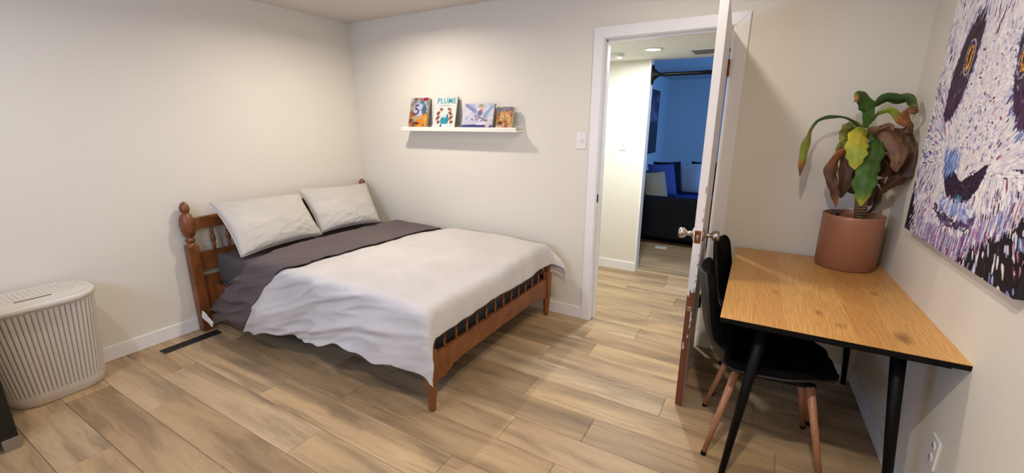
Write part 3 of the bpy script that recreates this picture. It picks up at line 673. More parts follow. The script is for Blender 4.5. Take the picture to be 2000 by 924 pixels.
# ================================================================== CHAIRS
def make_chair(label):
    """shell chair facing local +x"""
    t = thing('shell_chair', label, 'chair', (0, 0, 0), 0, 'black shell chairs at the desk')
    prof = [(.238, .424), (.230, .434), (.208, .443), (.15, .452), (.05, .449), (-.05, .443), (-.13, .443), (-.19, .455), (-.232, .49), (-.262, .545), (-.282, .61), (-.297, .68), (-.309, .75), (-.318, .81), (-.324, .85)]
    hw = [.030, .090, .140, .190, .228, .228, .226, .222, .218, .216, .215, .213, .205, .182, .125]
    # refine by interpolation
    P = []; K = 5
    for i in range(len(prof)-1):
        for k in range(K):
            f = k/K
            def cr(seq):
                a = seq[max(i-1, 0)]; b = seq[i]; c = seq[i+1]; d = seq[min(i+2, len(seq)-1)]
                return .5*((2*b)+(-a+c)*f+(2*a-5*b+4*c-d)*f*f+(-a+3*b-3*c+d)*f**3)
            P.append((cr([p[0] for p in prof]), cr([p[1] for p in prof]), cr(hw)))
    P.append((*prof[-1], hw[-1]))
    def mesh(off, name, inset=0.):
        vs, fs = [], []; n = 24
        for i, (x, z, w_) in enumerate(P):
            a = P[max(i-1, 0)]; b = P[min(i+1, len(P)-1)]; tx, tz = b[0]-a[0], b[1]-a[1]; L = math.hypot(tx, tz); nx_, nz_ = -tz/L, tx/L   # towards underside
            up = (-nx_, -nz_) if nz_ > 0 else (nx_, nz_)
            sit = 1-sm(.44, .60, z) if x < 0 else 1
            nrm = Vector((tz/L, -tx/L)) ; nrm = nrm if (nrm.y > 0 or nrm.x > 0) else -nrm
            for j in range(n+1):
                s = -1+2*j/n; c_ = abs(s)**2.6; lift = c_*(.030+.035*(1-abs(2*sit-1)))*(.3 if i < 8 else 1)
                vs.append((x+nrm.x*(lift+off), s*(w_-inset), z+nrm.y*(lift+off)))
        m_ = n+1
        for i in range(len(P)-1):
            for j in range(n): a = i*m_+j; fs.append((a, a+1, a+m_+1, a+m_))
        me = bpy.data.meshes.new(name); me.from_pydata(vs, [], fs); me.update(); me.polygons.foreach_set('use_smooth', [True]*len(fs)); return me
    o = link('shell', mesh(0, 'shell'), shellm, t, label='dark hard shell of the back'); s = o.modifiers.new('s', 'SOLIDIFY'); s.thickness = .010; s.offset = 0
    o = link('seat_pad', mesh(.018, 'seat_pad', .002), chair_m, t, label='black upholstered seat and back pad'); s = o.modifiers.new('s', 'SOLIDIFY'); s.thickness = .030; s.offset = 0; b = o.modifiers.new('ss', 'SUBSURF'); b.levels = 1; b.render_levels = 1
    bm = bmesh.new()
    for b in ((-.15, .17, -.125, -.105), (-.15, .17, .105, .125), (-.13, -.11, -.12, .12), (.13, .15, -.12, .12)): box_bm(bm, *b, .405, .425, bev=.002)
    link('under_frame', tomesh('under_frame', bm), blackm, t)
    for (a, b) in (((-.130, -.118), (-.222, -.195)), ((-.130, .118), (-.222, .195)), ((.150, -.118), (.232, -.205)), ((.150, .118), (.232, .205))):
        A = Vector((a[0], a[1], .415)); B = Vector((b[0], b[1], .006)); l = link('leg', tube('leg', B, A, .0105, .0175, 16), legwood, t)
        d = (A-B).normalized(); link('foot_cap', tube('foot_cap', B-d*.006, B+d*.012, .0115, .0118, 14), blackm, l, world=False)
        l['_'] = 0; del l['_']
    return t
c1 = make_chair('black shell chair with wood-look legs, nearer one, tucked under the front of the desk')
c2 = copy_tree(c1); c2['label'] = 'black shell chair farther back, mostly hidden between the door and the desk'
c1.location = (3.612, -.872, 0); c1.rotation_euler = (0, 0, math.radians(6)); c2.location = (3.622, -.385, 0); c2.rotation_euler = (0, 0, math.radians(-2))
# ================================================================== PLANT
pc = Vector((3.925, -.160, DTZ)); PR = .133
pp = thing('potted_plant', 'wilting corn plant with green and browned leaves in a copper-brown pot on the desk', 'plant', pc)
def pot_mat():
    t = NT('copper_brown_pot'); w_ = t.node('ShaderNodeTexWave', wave_type='BANDS', bands_direction='Z'); w_.inputs['Scale'].default_value = 60; w_.inputs['Distortion'].default_value = .6
    t.link(t.coords(), w_.inputs['Vector']); c = t.ramp(w_.outputs['Fac'], [(0, '9c6b50'), (1, 'aa775b')]); t.bump(w_.outputs['Fac'], .12, .001)
    return t.base(c, .38, .15)
link('pot', lathe('pot', [(.0, .001), (PR-.012, .001), (PR-.003, .006), (PR-.003, .016), (PR, .018), (PR+.001, .27), (PR+.0015, .286), (PR-.003, .288), (PR-.006, .284), (PR-.008, .24), (0, .24)], pc, 64, cap=False), pot_mat(), pp)
soil = plain('potting_soil', '2e2119', .95, nscale=60, var=.05, bump=.9, bscale=80)
me = lathe('soil', [(0, .245), (.05, .254), (.10, .250), (PR-.008, .246)], pc, 40, cap=False); link('soil', me, soil, pp)
trunk_c = at(1681, 428, -.165); tb = Vector((trunk_c.x, trunk_c.y, pc.z+.245))
cane = NT('cane_bark'); v_ = cane.coords((1, 1, 1)); wv = cane.node('ShaderNodeTexWave', wave_type='BANDS', bands_direction='Z'); wv.inputs['Scale'].default_value = 22; wv.inputs['Distortion'].default_value = 3; cane.link(v_, wv.inputs['Vector'])
cane.bump(wv.outputs['Fac'], .7, .003); cane_m = cane.base(cane.ramp(wv.outputs['Fac'], [(0, '6a4a30'), (.5, '93704c'), (1, 'a98660')]), .75)
crown = at(1688, 262, -.17)
me = polytube('trunk', [tb, tb.lerp(crown, .3)+Vector((.002, 0, 0)), tb.lerp(crown, .6), crown], [.029, .027, .022, .012], 16); link('trunk', me, cane_m, pp)
sp = at(1629, 421, -.2); o = link('moisture_stake', lathe('moisture_stake', [(.012, -.04), (.012, .012), (.0195, .014), (.0195, .030), (.016, .034), (0, .034)], (sp.x, sp.y, pc.z+.262), 20), plain('stake_brown', '35201a', .35), pp, label='short dark brown stake in the soil')
G1, G2, YG, YE, OL, BR, DB, PB, TB = '2f4a1c', '3f5f22', '7f8d2a', 'b7a832', '6d6a2c', '543622', '362216', '6b4a36', '9a5e35'
def leaf(pts, wpx, cols, twist=.0, fold=.35, wave=.12, seed=0):
    """pts: (px, py, depth y); wpx: widths in px along; cols: (t, colour)"""
    C3 = [at(*p) for p in pts]; n = 44; m_ = 8; rnd = random.Random(seed)
    def spl(seq, t):
        L = len(seq)-1; u = min(t*L, L-1e-6); i = int(u); f = u-i
        a, b, c, d = seq[max(i-1, 0)], seq[i], seq[i+1], seq[min(i+2, L)]
        return .5*((2*b)+(-a+c)*f+(2*a-5*b+4*c-d)*f*f+(-a+3*b-3*c+d)*f**3)
    vs, cs = [], []
    for i in range(n+1):
        t = i/n; p = spl(C3, t); d = (spl(C3, min(1, t+.02))-spl(C3, max(0, t-.02))).normalized()
        view = (CAM-p).normalized(); side = d.cross(view).normalized(); up = side.cross(d).normalized()
        a = twist*math.sin(t*PI*1.3+seed)+.25*math.sin(t*7+seed); side2 = side*math.cos(a)+up*math.sin(a); up2 = -side*math.sin(a)+up*math.cos(a)
        w_ = max(.0, spl(wpx, t))*(CAM-p).dot(-_f)*-1/FPX*.5
        col = None
        for (t0, c0), (t1, c1_) in zip(cols, cols[1:]):
            if t0 <= t <= t1: f = (t-t0)/(t1-t0+1e-9); col = np.array(lin_s(c0))*(1-f)+np.array(lin_s(c1_))*f; break
        for j in range(m_+1):
            s = -1+2*j/m_
            off = up2*(fold*w_*abs(s)+wave*w_*math.sin(t*23+s*2+seed)*abs(s)+.002*fbm((t*9, s*2, seed)))
            e = 1+.10*math.sin(t*31+seed+(1.5 if s > 0 else 0))*abs(s)
            vs.append(p+side2*w_*s*e+off); v_ = .06*fbm((t*12+seed, s*3, 1))+(.03 if abs(s) < .15 else 0)+(.05*abs(s)**3); cs.append(np.clip(col+v_*np.array((1, 1, .5)), 0, 1))
    for v in vs:
        v.y = min(v.y, -.006); v.x = min(v.x, WX(v.y)-.006)
    fs = [(i*(m_+1)+j, i*(m_+1)+j+1, (i+1)*(m_+1)+j+1, (i+1)*(m_+1)+j) for i in range(n) for j in range(m_)]
    me = bpy.data.meshes.new('leaf'); me.from_pydata([tuple(v) for v in vs], [], fs); me.update(); me.polygons.foreach_set('use_smooth', [True]*len(fs))
    c = np.array(cs); c = np.where(c <= .04045, c/12.92, ((c+.055)/1.055)**2.4); at_ = me.color_attributes.new('col', 'FLOAT_COLOR', 'POINT'); at_.data.foreach_set('color', np.concatenate([c, np.ones((len(c), 1))], 1).astype(np.float32).ravel())
    o = link('leaf', me, leaf_m, pp); s = o.modifiers.new('s', 'SOLIDIFY'); s.thickness = .0009; return o
B = -.15
leaf([(1689, 250, B), (1692, 232, -.17), (1694, 215, -.19), (1690, 200, -.21), (1682, 187, -.24), (1675, 184, -.28), (1672, 199, -.30)], [9, 17, 24, 23, 16, 10, 6], [(0, G2), (.7, G2), (.85, OL), (.93, TB), (1, BR)], .3, seed=1)
leaf([(1692, 240, B), (1702, 210, -.14), (1716, 200, -.13), (1732, 192, -.13), (1752, 195, -.13), (1772, 193, -.15), (1785, 205, -.2), (1788, 218, -.24)], [4, 8, 14, 20, 22, 18, 12, 5], [(0, G1), (.8, G1), (.88, OL), (.93, TB), (1, BR)], .5, seed=2)
leaf([(1691, 249, B), (1702, 236, -.17), (1715, 223, -.2), (1728, 218, -.2), (1742, 217, -.2), (1756, 230, -.2), (1770, 240, -.2), (1781, 243, -.2)], [5, 6, 8, 9, 12, 16, 16, 10], [(0, G2), (.5, YG), (.62, YG), (.75, TB), (1, PB)], .5, seed=3)
leaf([(1776, 238, -.2), (1768, 222, -.22), (1776, 214, -.24), (1788, 218, -.25), (1786, 208, -.23)], [5, 12, 12, 10, 4], [(0, TB), (1, BR)], .6, seed=31)
leaf([(1778, 240, -.2), (1780, 252, -.22), (1774, 258, -.24), (1779, 264, -.24)], [14, 12, 14, 3], [(0, PB), (1, DB)], .6, seed=32)
leaf([(1683, 250, B), (1665, 236, -.18), (1648, 229, -.2), (1630, 227, -.22), (1612, 230, -.24), (1596, 237, -.26), (1585, 252, -.28), (1580, 265, -.29), (1575, 282, -.3), (1570, 302, -.3), (1566, 322, -.3), (1562, 343, -.3)], [5, 5, 5, 7, 7, 5, 5, 9, 15, 14, 11, 2], [(0, G1), (.45, G1), (.62, OL), (.8, YG), (.86, YG), (.9, TB), (1, BR)], .5, seed=4)
leaf([(1684, 250, B), (1668, 246, -.13), (1657, 252, -.12), (1648, 264, -.11), (1643, 276, -.11)], [8, 20, 22, 16, 6], [(0, OL), (.6, OL), (1, YG)], .3, seed=5)
leaf([(1652, 268, -.14), (1646, 282, -.14), (1641, 292, -.14), (1640, 306, -.15)], [10, 14, 14, 8], [(0, YG), (1, OL)], .3, seed=6)
# browned leaves, from the back forwards
leaf([(1692, 262, -.14), (1712, 262, -.11), (1735, 275, -.09), (1755, 300, -.08), (1750, 335, -.09), (1738, 352, -.1)], [14, 26, 34, 34, 26, 8], [(0, DB), (1, BR)], .3, seed=7)
leaf([(1690, 300, -.12), (1712, 318, -.11), (1728, 330, -.11), (1720, 345, -.12)], [30, 38, 34, 10], [(0, DB), (1, BR)], .3, seed=8)
leaf([(1770, 270, -.18), (1782, 292, -.22), (1776, 325, -.24), (1762, 344, -.24), (1742, 358, -.22), (1720, 376, -.2)], [12, 18, 24, 24, 20, 4], [(0, BR), (.5, DB), (1, BR)], .4, seed=9)
leaf([(1715, 262, -.16), (1738, 256, -.17), (1757, 264, -.19), (1772, 284, -.21), (1781, 302, -.22), (1772, 300, -.24)], [8, 12, 20, 22, 18, 5], [(0, DB), (.5, BR), (1, PB)], .6, seed=10)
leaf([(1765, 250, -.2), (1774, 258, -.2), (1781, 275, -.2), (1778, 290, -.2)], [12, 10, 12, 6], [(0, BR), (1, DB)], .5, seed=11)
leaf([(1694, 256, -.17), (1715, 256, -.2), (1736, 262, -.22), (1748, 280, -.24), (1754, 302, -.26), (1750, 322, -.27), (1750, 336, -.27)], [10, 24, 34, 34, 28, 18, 6], [(0, BR), (.25, PB), (.8, PB), (1, BR)], .3, seed=12)
leaf([(1705, 262, -.2), (1722, 248, -.22), (1738, 246, -.23), (1743, 256, -.24)], [5, 9, 10, 5], [(0, BR), (1, PB)], .7, seed=13)
leaf([(1688, 272, -.17), (1672, 285, -.19), (1658, 305, -.2), (1650, 335, -.21), (1648, 365, -.22), (1640, 386, -.22)], [14, 22, 26, 26, 20, 5], [(0, DB), (.6, BR), (1, DB)], .4, seed=14)
leaf([(1684, 290, -.18), (1678, 320, -.19), (1672, 350, -.2), (1664, 375, -.2)], [26, 34, 24, 6], [(0, DB), (1, DB)], .4, seed=15)
leaf([(1680, 300, -.18), (1666, 322, -.2), (1660, 350, -.2), (1655, 372, -.19)], [20, 26, 22, 6], [(0, DB), (1, BR)], .4, seed=16)
leaf([(1680, 330, -.16), (1670, 352, -.17), (1664, 368, -.17), (1672, 376, -.17)], [20, 22, 18, 8], [(0, BR), (1, DB)], .4, seed=17)
leaf([(1655, 276, -.18), (1645, 292, -.2), (1634, 306, -.21), (1625, 318, -.21)], [8, 12, 12, 4], [(0, OL), (.5, DB), (1, DB)], .5, seed=18)
leaf([(1668, 288, -.2), (1646, 298, -.24), (1630, 318, -.26), (1623, 340, -.27), (1626, 362, -.28), (1630, 382, -.28), (1633, 404, -.28)], [8, 16, 22, 22, 16, 14, 3], [(0, OL), (.15, TB), (.5, BR), (.8, BR), (1, TB)], .5, seed=19)
leaf([(1702, 345, -.14), (1710, 368, -.13), (1712, 390, -.13), (1704, 408, -.14), (1690, 418, -.16)], [10, 16, 14, 7, 2], [(0, BR), (1, DB)], .6, seed=20)
leaf([(1700, 340, -.15), (1700, 365, -.15), (1696, 390, -.15), (1700, 402, -.15)], [12, 16, 14, 4], [(0, DB), (1, BR)], .6, seed=21)
leaf([(1718, 350, -.15), (1722, 362, -.16), (1728, 372, -.17), (1722, 376, -.17)], [14, 10, 8, 3], [(0, BR), (1, DB)], .6, seed=22)
leaf([(1700, 252, B), (1702, 262, -.18), (1706, 275, -.21)], [6, 12, 10], [(0, G1), (1, G1)], .2, seed=23)
leaf([(1710, 272, -.2), (1706, 290, -.26), (1702, 312, -.29), (1695, 335, -.31), (1688, 358, -.32), (1684, 382, -.32), (1681, 402, -.32)], [16, 34, 36, 36, 38, 24, 3], [(0, G1), (.6, G2), (.78, G2), (.9, YG), (1, YE)], .15, .2, .06, seed=24)
leaf([(1690, 252, -.17), (1681, 262, -.24), (1675, 280, -.28), (1672, 300, -.3), (1670, 318, -.31), (1670, 331, -.31)], [16, 34, 36, 34, 22, 3], [(0, YG), (.25, YE), (.7, YG), (1, YE)], .1, .2, .06, seed=25)
# ================================================================== PAINTING
PY0, PY1, PZ0, PZ1 = -.406, -1.369, 1.028, 2.22
pt = thing('canvas_painting', 'large unframed canvas painting of a black and white panda face on the right wall', 'painting', (WX(-.9), -.9, 1.6))
pth = .034; U = np.array((WX(PY1)-WX(PY0), PY1-PY0, 0)); Nn = np.array((-1, -WS, 0))/math.hypot(1, WS)
O = np.array((WX(PY0)-pth, PY0, PZ0))
vs = [(WX(PY0)-.004, PY0), (WX(PY1)-.004, PY1), (WX(PY1)-pth+.001, PY1), (WX(PY0)-pth+.001, PY0)]
me = bpy.data.meshes.new('stretched_canvas'); me.from_pydata([(x, y, PZ0) for x, y in vs]+[(x, y, PZ1) for x, y in vs], [], [(0, 1, 5, 4), (1, 2, 6, 5), (2, 3, 7, 6), (3, 0, 4, 7), (0, 3, 2, 1), (4, 5, 6, 7)])
link('stretched_canvas', me, plain('canvas_side_black', '141216', .7), pt)
def panda():
    PW, PH = .963, 1.192; nx, ny = 430, 532; R_ = np.random.default_rng(3)
    img = np.zeros((ny, nx, 3)); hgt = np.zeros((ny, nx))
    def uv(y, z): return (PY0-y)/(PY0-PY1), (z-PZ0)/(PZ1-PZ0)
    img[:] = lin_s('17141a')
    # head outline in metres: a = across from left edge, b = up from bottom
    yy, xx = np.mgrid[0:ny, 0:nx]; A = xx/nx*PW; Bm = yy/ny*PH
    ca = .475
    def edge_low(a):      # lower boundary of the fur
        return np.where(a < ca, .025+.20*np.clip((.15-a)/.15, 0, 1)**1.2, .025+.25*np.clip((a-.55)/.40, 0, 1)**1.1)
    def infur(a, b): return b > edge_low(a)+.02*np.sin(a*90)
    # eye patches: slanted ellipses
    def ell(a, b, ca_, cb_, la, lb, ang):
        c, s = math.cos(ang), math.sin(ang); x = (a-ca_)*c+(b-cb_)*s; y = -(a-ca_)*s+(b-cb_)*c; return (x/la)**2+(y/lb)**2
    def patch(a, b): return np.minimum(ell(a, b, .235, .665, .078, .195, -.26), ell(a, b, .715, .640, .085, .195, .30))
    def nose(a, b):
        t = np.abs(a-.455)/.165; top = .335-.055*(1-t**2)-.02*np.exp(-((a-.455)/.04)**2); bot = .192+.118*t**3.2
        return (t < 1) & (b < top) & (b > bot)
    base_ = np.zeros((ny, nx, 3)); img[infur(A, Bm)] = lin_s('c4becb')
    whites = ['e9e3e2', 'f4efeb', 'dcd6df', 'cfc8dc', 'e2dae6', 'f7f4f0', 'ded2d6']; tints = ['8d90c8', '7a6aa5', '9fb4dc', '6a5590', 'b06a92', '5f86b8', '8c7fb0']; darks = ['2a2030', '3a2a45', '4a3560', '1d1820']
    reds = ['8a2748', 'a04468', '6a2450', 'c58fa8']
    def stroke(a, b, ang, L, wd, col, h, alpha=.9):
        n = max(2, int(L/PW*nx)); c, s = math.cos(ang), math.sin(ang); bend = R_.normal(0, .25)
        for k in range(n+1):
            f = k/n; aa = ang+bend*(f-.5); x = (a+c*L*(f-.5))/PW*nx; y = (b+s*L*(f-.5))/PH*ny; w2 = wd*math.sin(PI*min(1, f*.9+.12))+.3
            x0, x1 = int(x-w2), int(x+w2)+1; y0, y1 = int(y-w2*.8), int(y+w2*.8)+1
            x0, y0 = max(x0, 0), max(y0, 0); x1, y1 = min(x1, nx), min(y1, ny)
            if x0 < x1 and y0 < y1: img[y0:y1, x0:x1] = img[y0:y1, x0:x1]*(1-alpha)+col*alpha; hgt[y0:y1, x0:x1] = h
    pick = lambda l: np.array(lin_s(l[R_.integers(len(l))]))
    for i in range(26000):
        a = R_.uniform(0, PW); b = R_.uniform(-.01, PH); inside = infur(np.array(a), np.array(b)); da, db = a-ca, b-.28
        rad = math.hypot(da, db)
        if not inside and R_.random() > .05: continue
        if patch(a, b) < 1.0: continue
        ang = math.atan2(db, da*.8) if b < .62 else PI/2+.35*np.sign(da)*min(1, abs(da)*2)
        if b < .3: ang = -PI/2+da*1.2
        if abs(da) < .17 and .34 < b < .75: ang = R_.uniform(0, 2*PI); L = R_.uniform(.008, .02)
        else: L = R_.uniform(.015, .042)
        r = R_.random(); lowedge = max(0, 1-(b-float(edge_low(np.array(a))))/.22)
        eyeedge = patch(a, b) < 1.5
        if r < .06+.28*lowedge+.12*(a < .12): col = pick(tints if R_.random() < .7 else darks)
        elif r < .07+.34*lowedge and a > .35: col = pick(reds)
        elif eyeedge and r < .5: col = pick(tints)
        elif a < .2 and b < .62 and r < .32: col = pick(tints)
        else: col = pick(whites)
        stroke(a, b, ang+R_.normal(0, .16), L, R_.uniform(.5, 1.3), col, R_.uniform(.0004, .0016))
    for i in range(9000):  # patches
        a = R_.uniform(.05, .93); b = R_.uniform(.42, .90)
        if patch(a, b) < 1.0:
            lower = (b < .62); stroke(a, b, (1.2 if a < ca else 1.9)+R_.normal(0, .2), R_.uniform(.015, .04), R_.uniform(.6, 1.4), pick(['2a1c2e', '3b2440', '1c1420', '4a2a44', '241826'] if not lower else ['3a2140', '4a2c50', '2c1c34', '543458']), R_.uniform(.0003, .001))
    for s_, ea, eb in ((1, .262, .700), (-1, .668, .655)):
        for i in range(60): th = R_.uniform(0, 2*PI); stroke(ea+.034*math.cos(th), eb+.062*math.sin(th), th+PI/2, .02, .7, pick(['9a93b5', 'b9b3cc', '5a5070', '7d8fb8', 'c09a70']), .001)
        for i in range(90):
            th = R_.uniform(0, 2*PI); rr = math.sqrt(R_.random()); stroke(ea+.022*rr*math.cos(th), eb+.042*rr*math.sin(th), 1.2, .012, .9, pick(['e09a28', 'c9761a', 'f0b840', 'a5581a']), .0012)
        for i in range(20): stroke(ea+R_.normal(0, .004), eb+R_.normal(0, .012), 1.4, .02, .8, pick(['1a1214']), .0012)
    for i in range(5200):
        a = R_.uniform(.27, .64); b = R_.uniform(.17, .36)
        if nose(np.array(a), np.array(b)): stroke(a, b, R_.uniform(-.6, .6), .014, 1.0, pick(['221724', '301c34', '1a1118', '43264a', '2c1c38', '3a2c58']), .0006)
    for i in range(160): a = .33+R_.normal(0, .03); stroke(a, .325+R_.normal(0, .02), 1.3, .03, .8, pick(['6f8ccc', '8aa8d8', '5a6cb0', 'b8c4e4']), .001)
    for i in range(30): stroke(.47+R_.normal(0, .012), .205+R_.normal(0, .008), .3, .015, .8, pick(['2c8f9a', '3aa6b0', '245a70']), .001)
    for i in range(40): stroke(.455+R_.normal(0, .005), R_.uniform(.14, .2), PI/2, .03, .8, pick(['241a2c', '3a2c50']), .001)
    for i in range(200): t = R_.uniform(-1, 1); stroke(.455+.17*t+R_.normal(0, .006), .115+.035*t*t+R_.normal(0, .009), .5*t+R_.normal(0, .5), .02, .8, pick(['2a2030', '55406a', '6a5a8c', '3a2a45']), .001)
    for i in range(260): t = R_.uniform(-1, 1); stroke(.455+.13*t, .165+R_.normal(0, .014), -PI/2+t, .02, .8, pick(['93a4dc', 'b3bce6', 'e6e4f0', '7c7fc0']), .0012)
    # drips over the dark ground
    for i in range(420):
        a = R_.uniform(.06, .95); b0 = float(edge_low(np.array(a))); L = R_.uniform(.03, .11); stroke(a, b0+.035-L*.30, -PI/2+R_.normal(0, .12), L, R_.uniform(.15, .5), pick(whites+tints+tints+(reds if a > .4 else tints)), .0014)
    return img, hgt
im, hg = panda()
painted('painted_face', im, O, U, (0, 0, PZ1-PZ0), Nn, paint_m, pt, hg)
# ================================================================== CEILING LIGHTS, SMOKE DETECTOR, HALL VENT
def emit(name, c, s):
    t = NT(name); t.base(c, .5); t.b.inputs['Emission Color'].default_value = (*lin(c), 1); t.b.inputs['Emission Strength'].default_value = s; return t.m
bulb = emit('lit_diffuser', 'fff1dc', 6)
for i, (x, y) in enumerate(POTS):
    t = thing('recessed_ceiling_light', ['round recessed ceiling light above the bed', 'round recessed ceiling light between the doorway and desk', 'round recessed ceiling light above the hamper side of the room', 'round recessed ceiling light nearest the viewer'][i], 'ceiling light', (x, y, H), 0, 'recessed bedroom ceiling lights')
    link('trim_ring', lathe('trim_ring', [(.062, -.001), (.085, -.001), (.083, -.007), (.066, -.009), (.062, -.001)], (x, y, H), 32, cap=False), trim_m, t); link('diffuser', lathe('diffuser', [(0, -.003), (.063, -.003)], (x, y, H), 32, cap=False), bulb, t)
hx, hy = 2.595, .782
t = thing('hall_ceiling_light', 'round bright recessed light in the hall ceiling', 'ceiling light', (hx, hy, HZ))
link('trim_ring', lathe('trim_ring', [(.052, -.001), (.078, -.001), (.076, -.006), (.056, -.008), (.052, -.001)], (hx, hy, HZ), 32, cap=False), trim_m, t); link('diffuser', lathe('diffuser', [(0, -.004), (.058, -.004)], (hx, hy, HZ), 32, cap=False), emit('hall_diffuser', 'fff3dc', 14), t)
sx_, sy_ = 2.262, .90
t = thing('smoke_detector', 'white round smoke detector on the hall ceiling', 'smoke detector', (sx_, sy_, HZ))
link('base_ring', lathe('base_ring', [(.0, 0), (.062, 0), (.062, -.012), (.056, -.016)], (sx_, sy_, HZ), 32, cap=False), plast, t); link('sensor_cap', lathe('sensor_cap', [(.050, -.014), (.045, -.034), (.03, -.040), (0, -.042)], (sx_, sy_, HZ), 32, cap=False), plast, t)
t = thing('ceiling_vent', 'white rectangular air vent with dark louvres in the hall ceiling', 'air vent', (3.0, 1.12, HZ))
bm = bmesh.new()
for b in ((2.83, 3.27, .93, .955), (2.83, 3.27, 1.225, 1.25), (2.83, 2.855, .955, 1.225), (3.245, 3.27, .955, 1.225)): box_bm(bm, *b, HZ-.008, HZ+.001, bev=.002)
link('frame', tomesh('frame', bm), plast, t); box('duct_opening', (2.855, 3.245, .955, 1.225, HZ-.002, HZ), darkhole, t, bev=0)
for i in range(8): y = .965+i*.033; box('louvre', (2.855, 3.245, y, y+.020, HZ-.0065, HZ-.004), plain('louvre_grey', '9a9c96', .5) if i == 0 else MATS['louvre_grey'], t, bev=0, rot=Matrix.Rotation(.25, 3, 'X'))
# pull-up bar in the opening
t = thing('pull_up_bar', 'black steel pull-up bar braced across the living room opening', 'bar', (2.9, 1.385, 1.935))
link('bar', lathe('bar', [(.012, 0), (.017, .06), (.019, .08), (.017, .10), (.0165, .35), (.0165, .80)], (OX+.055, 1.385, 1.936), 20, (1, 0, 0)), blackm, t)
rings = [[(OX+.012+dx, 1.385+w_*math.cos(a), 1.938+h_*math.sin(a)) for a in [2*PI*k/24 for k in range(24)]] for dx, w_, h_ in ((0, .034, .088), (.012, .034, .088), (.022, .028, .05), (.06, .018, .022), (.075, .014, .014))]
link('mounting_flange', rings_mesh('mounting_flange', rings), blackm, t); 
rings = [[(3.338-dx, 1.385+w_*math.cos(a), 1.938+h_*math.sin(a)) for a in [2*PI*k/24 for k in range(24)]] for dx, w_, h_ in ((0, .034, .088), (.012, .034, .088), (.022, .028, .05), (.06, .018, .022), (.075, .014, .014))]
link('mounting_flange', rings_mesh('mounting_flange', rings), blackm, t)
# ================================================================== LIVING ROOM
im = np.ones((90, 50, 3))*np.array(lin_s('1d1a2a')); dabs(im, 60, (0, 1, .45, 1), .10, ['2a2440', '54405e', '8a7590', '3a3050', '2b2a48'], 12); dabs(im, 40, (0, 1, 0, .5), .10, ['191722', '2a2638', '3c3340', '14121c'], 13); dabs(im, 18, (.3, .8, .5, .8), .06, ['a090a8', '7a5f7c'], 14)
t = thing('wall_art', 'dark framed art print on the blue-lit living room wall', 'picture', (1.6, 5.4, 1.5))
box('frame', (1.58, 1.603, 4.90, 5.82, .965, 2.095), plain('dark_frame', '14141c', .5), t); painted('print', im, (1.604, 4.93, .99), (0, .86, 0), (0, 0, 1.08), (1, 0, 0), print_m, t)
dkf = cloth('charcoal_sofa_fabric', '18181a', .006); blf = cloth('navy_sofa_fabric', '2a3a70', .01)
sf = thing('sofa', 'charcoal fabric sofa with a navy seat in the blue-lit living room', 'sofa', (2.5, 3.4, 0))
def cush_box(name, b, m, bev=.04, parent=sf):
    o = box(name, b, m, parent, bev=bev, seg=4); o.data.polygons.foreach_set('use_smooth', [True]*len(o.data.polygons)); return o
cush_box('arm', (1.80, 3.30, 2.49, 2.70, .10, .605), dkf, .025); cush_box('backrest', (1.66, 1.96, 2.55, 4.5, .10, .74), dkf); cush_box('base', (1.80, 3.3, 2.69, 4.45, .06, .30), dkf, .02)
for y in (2.70, 3.55): cush_box('seat_cushion', (1.97, 3.3, y, y+.85, .29, .45), blf, .04)
cush_box('backrest', (1.75, 3.3, 4.38, 4.65, .10, .70), dkf)
for x, y in ((1.86, 2.56), (3.2, 2.56)): box('leg', (x, x+.06, y, y+.06, 0, .10), darkhole, sf, bev=.003)
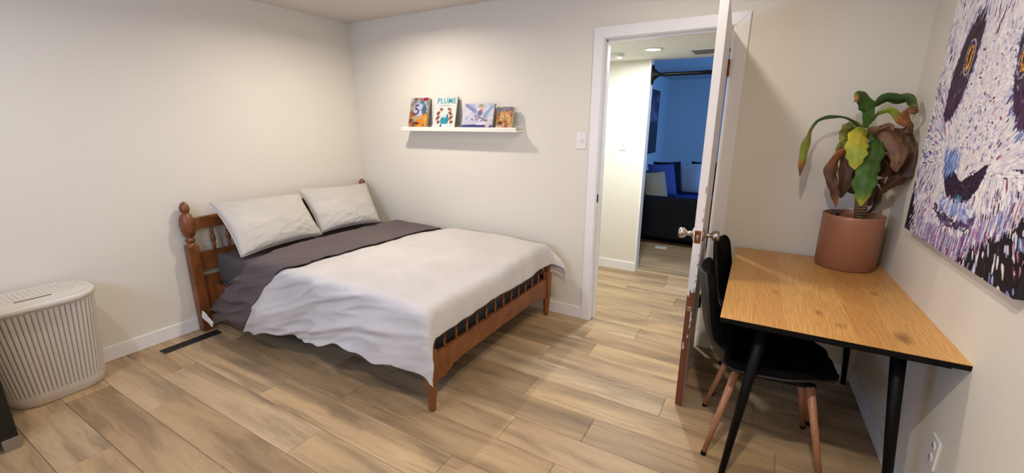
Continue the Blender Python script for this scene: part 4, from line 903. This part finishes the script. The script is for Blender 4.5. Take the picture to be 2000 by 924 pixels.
def cushion(label, c, rz, tilt, w_, h_, th, m, rib=False, name='throw_cushion'):
    n = 26; vs, fs = [], []
    for side in (1, -1):
        for j in range(n+1):
            for i in range(n+1):
                u, v = i/n, j/n; pr = (max(0, 4*u*(1-u))*max(0, 4*v*(1-v)))**.45; k = 1-.05*(4*u*(1-u))*(abs(2*v-1)) ; k2 = 1-.05*(4*v*(1-v))*(abs(2*u-1))
                hh = th*pr*side+(.007*abs(math.sin(v*48+2*math.sin(u*9)))*pr*side if rib else 0)
                vs.append(Vector(((u-.5)*w_*k2, -hh, (v-.5)*h_*k)))
    R3 = Matrix.Rotation(rz, 3, 'Z') @ Matrix.Rotation(tilt, 3, 'X'); bm = bmesh.new(); V_ = [bm.verts.new(R3 @ v+Vector(c)) for v in vs]; m_ = n+1
    for s in (0, 1):
        for j in range(n):
            for i in range(n):
                a = s*m_*m_+j*m_+i; q_ = (a, a+1, a+m_+1, a+m_)
                bm.faces.new([V_[k] for k in (q_ if s == 0 else q_[::-1])])
    bmesh.ops.remove_doubles(bm, verts=bm.verts, dist=.0005); o = link(name, tomesh(name, bm, True), m); tag(o, label, 'cushion', 'throw cushions on the living room sofa'); return o
def cpos(px, py, y): v = at(px, py, y); return (v.x, v.y, v.z)
cushion('beige throw cushion with a trimmed edge at the near end of the sofa', cpos(1280, 366, 2.90), math.radians(50), -.30, .36, .42, .06, cloth('beige_cushion', '9a8c76', .03))
cushion('plain royal blue throw cushion behind the beige one', cpos(1294, 352, 3.20), math.radians(46), -.30, .42, .46, .07, cloth('royal_blue_cushion', '3a4a84', .01))
cushion('dark navy throw cushion leaning behind the royal blue one', cpos(1304, 346, 3.60), math.radians(36), -.28, .42, .46, .07, cloth('dark_navy_cushion', '12141f', .01))
cushion('ribbed blue-grey throw cushion facing the doorway', cpos(1338, 348, 4.05), math.radians(12), -.20, .48, .46, .07, cloth('ribbed_cushion', '8d96a2', .03), True)
cushion('black throw cushion at the right, beside the ribbed one', cpos(1376, 346, 4.20), math.radians(-5), -.20, .44, .46, .07, cloth('black_cushion', '0c0c10', .005))
t = link('floor_sheet', tomesh('floor_sheet', (lambda b: (box_bm(b, 2.43, 2.57, 2.36, 2.46, .0, .006, bev=.002), b)[1])(bmesh.new())), plast); tag(t, 'small white flat plate on the floor below the sofa', 'floor plate')
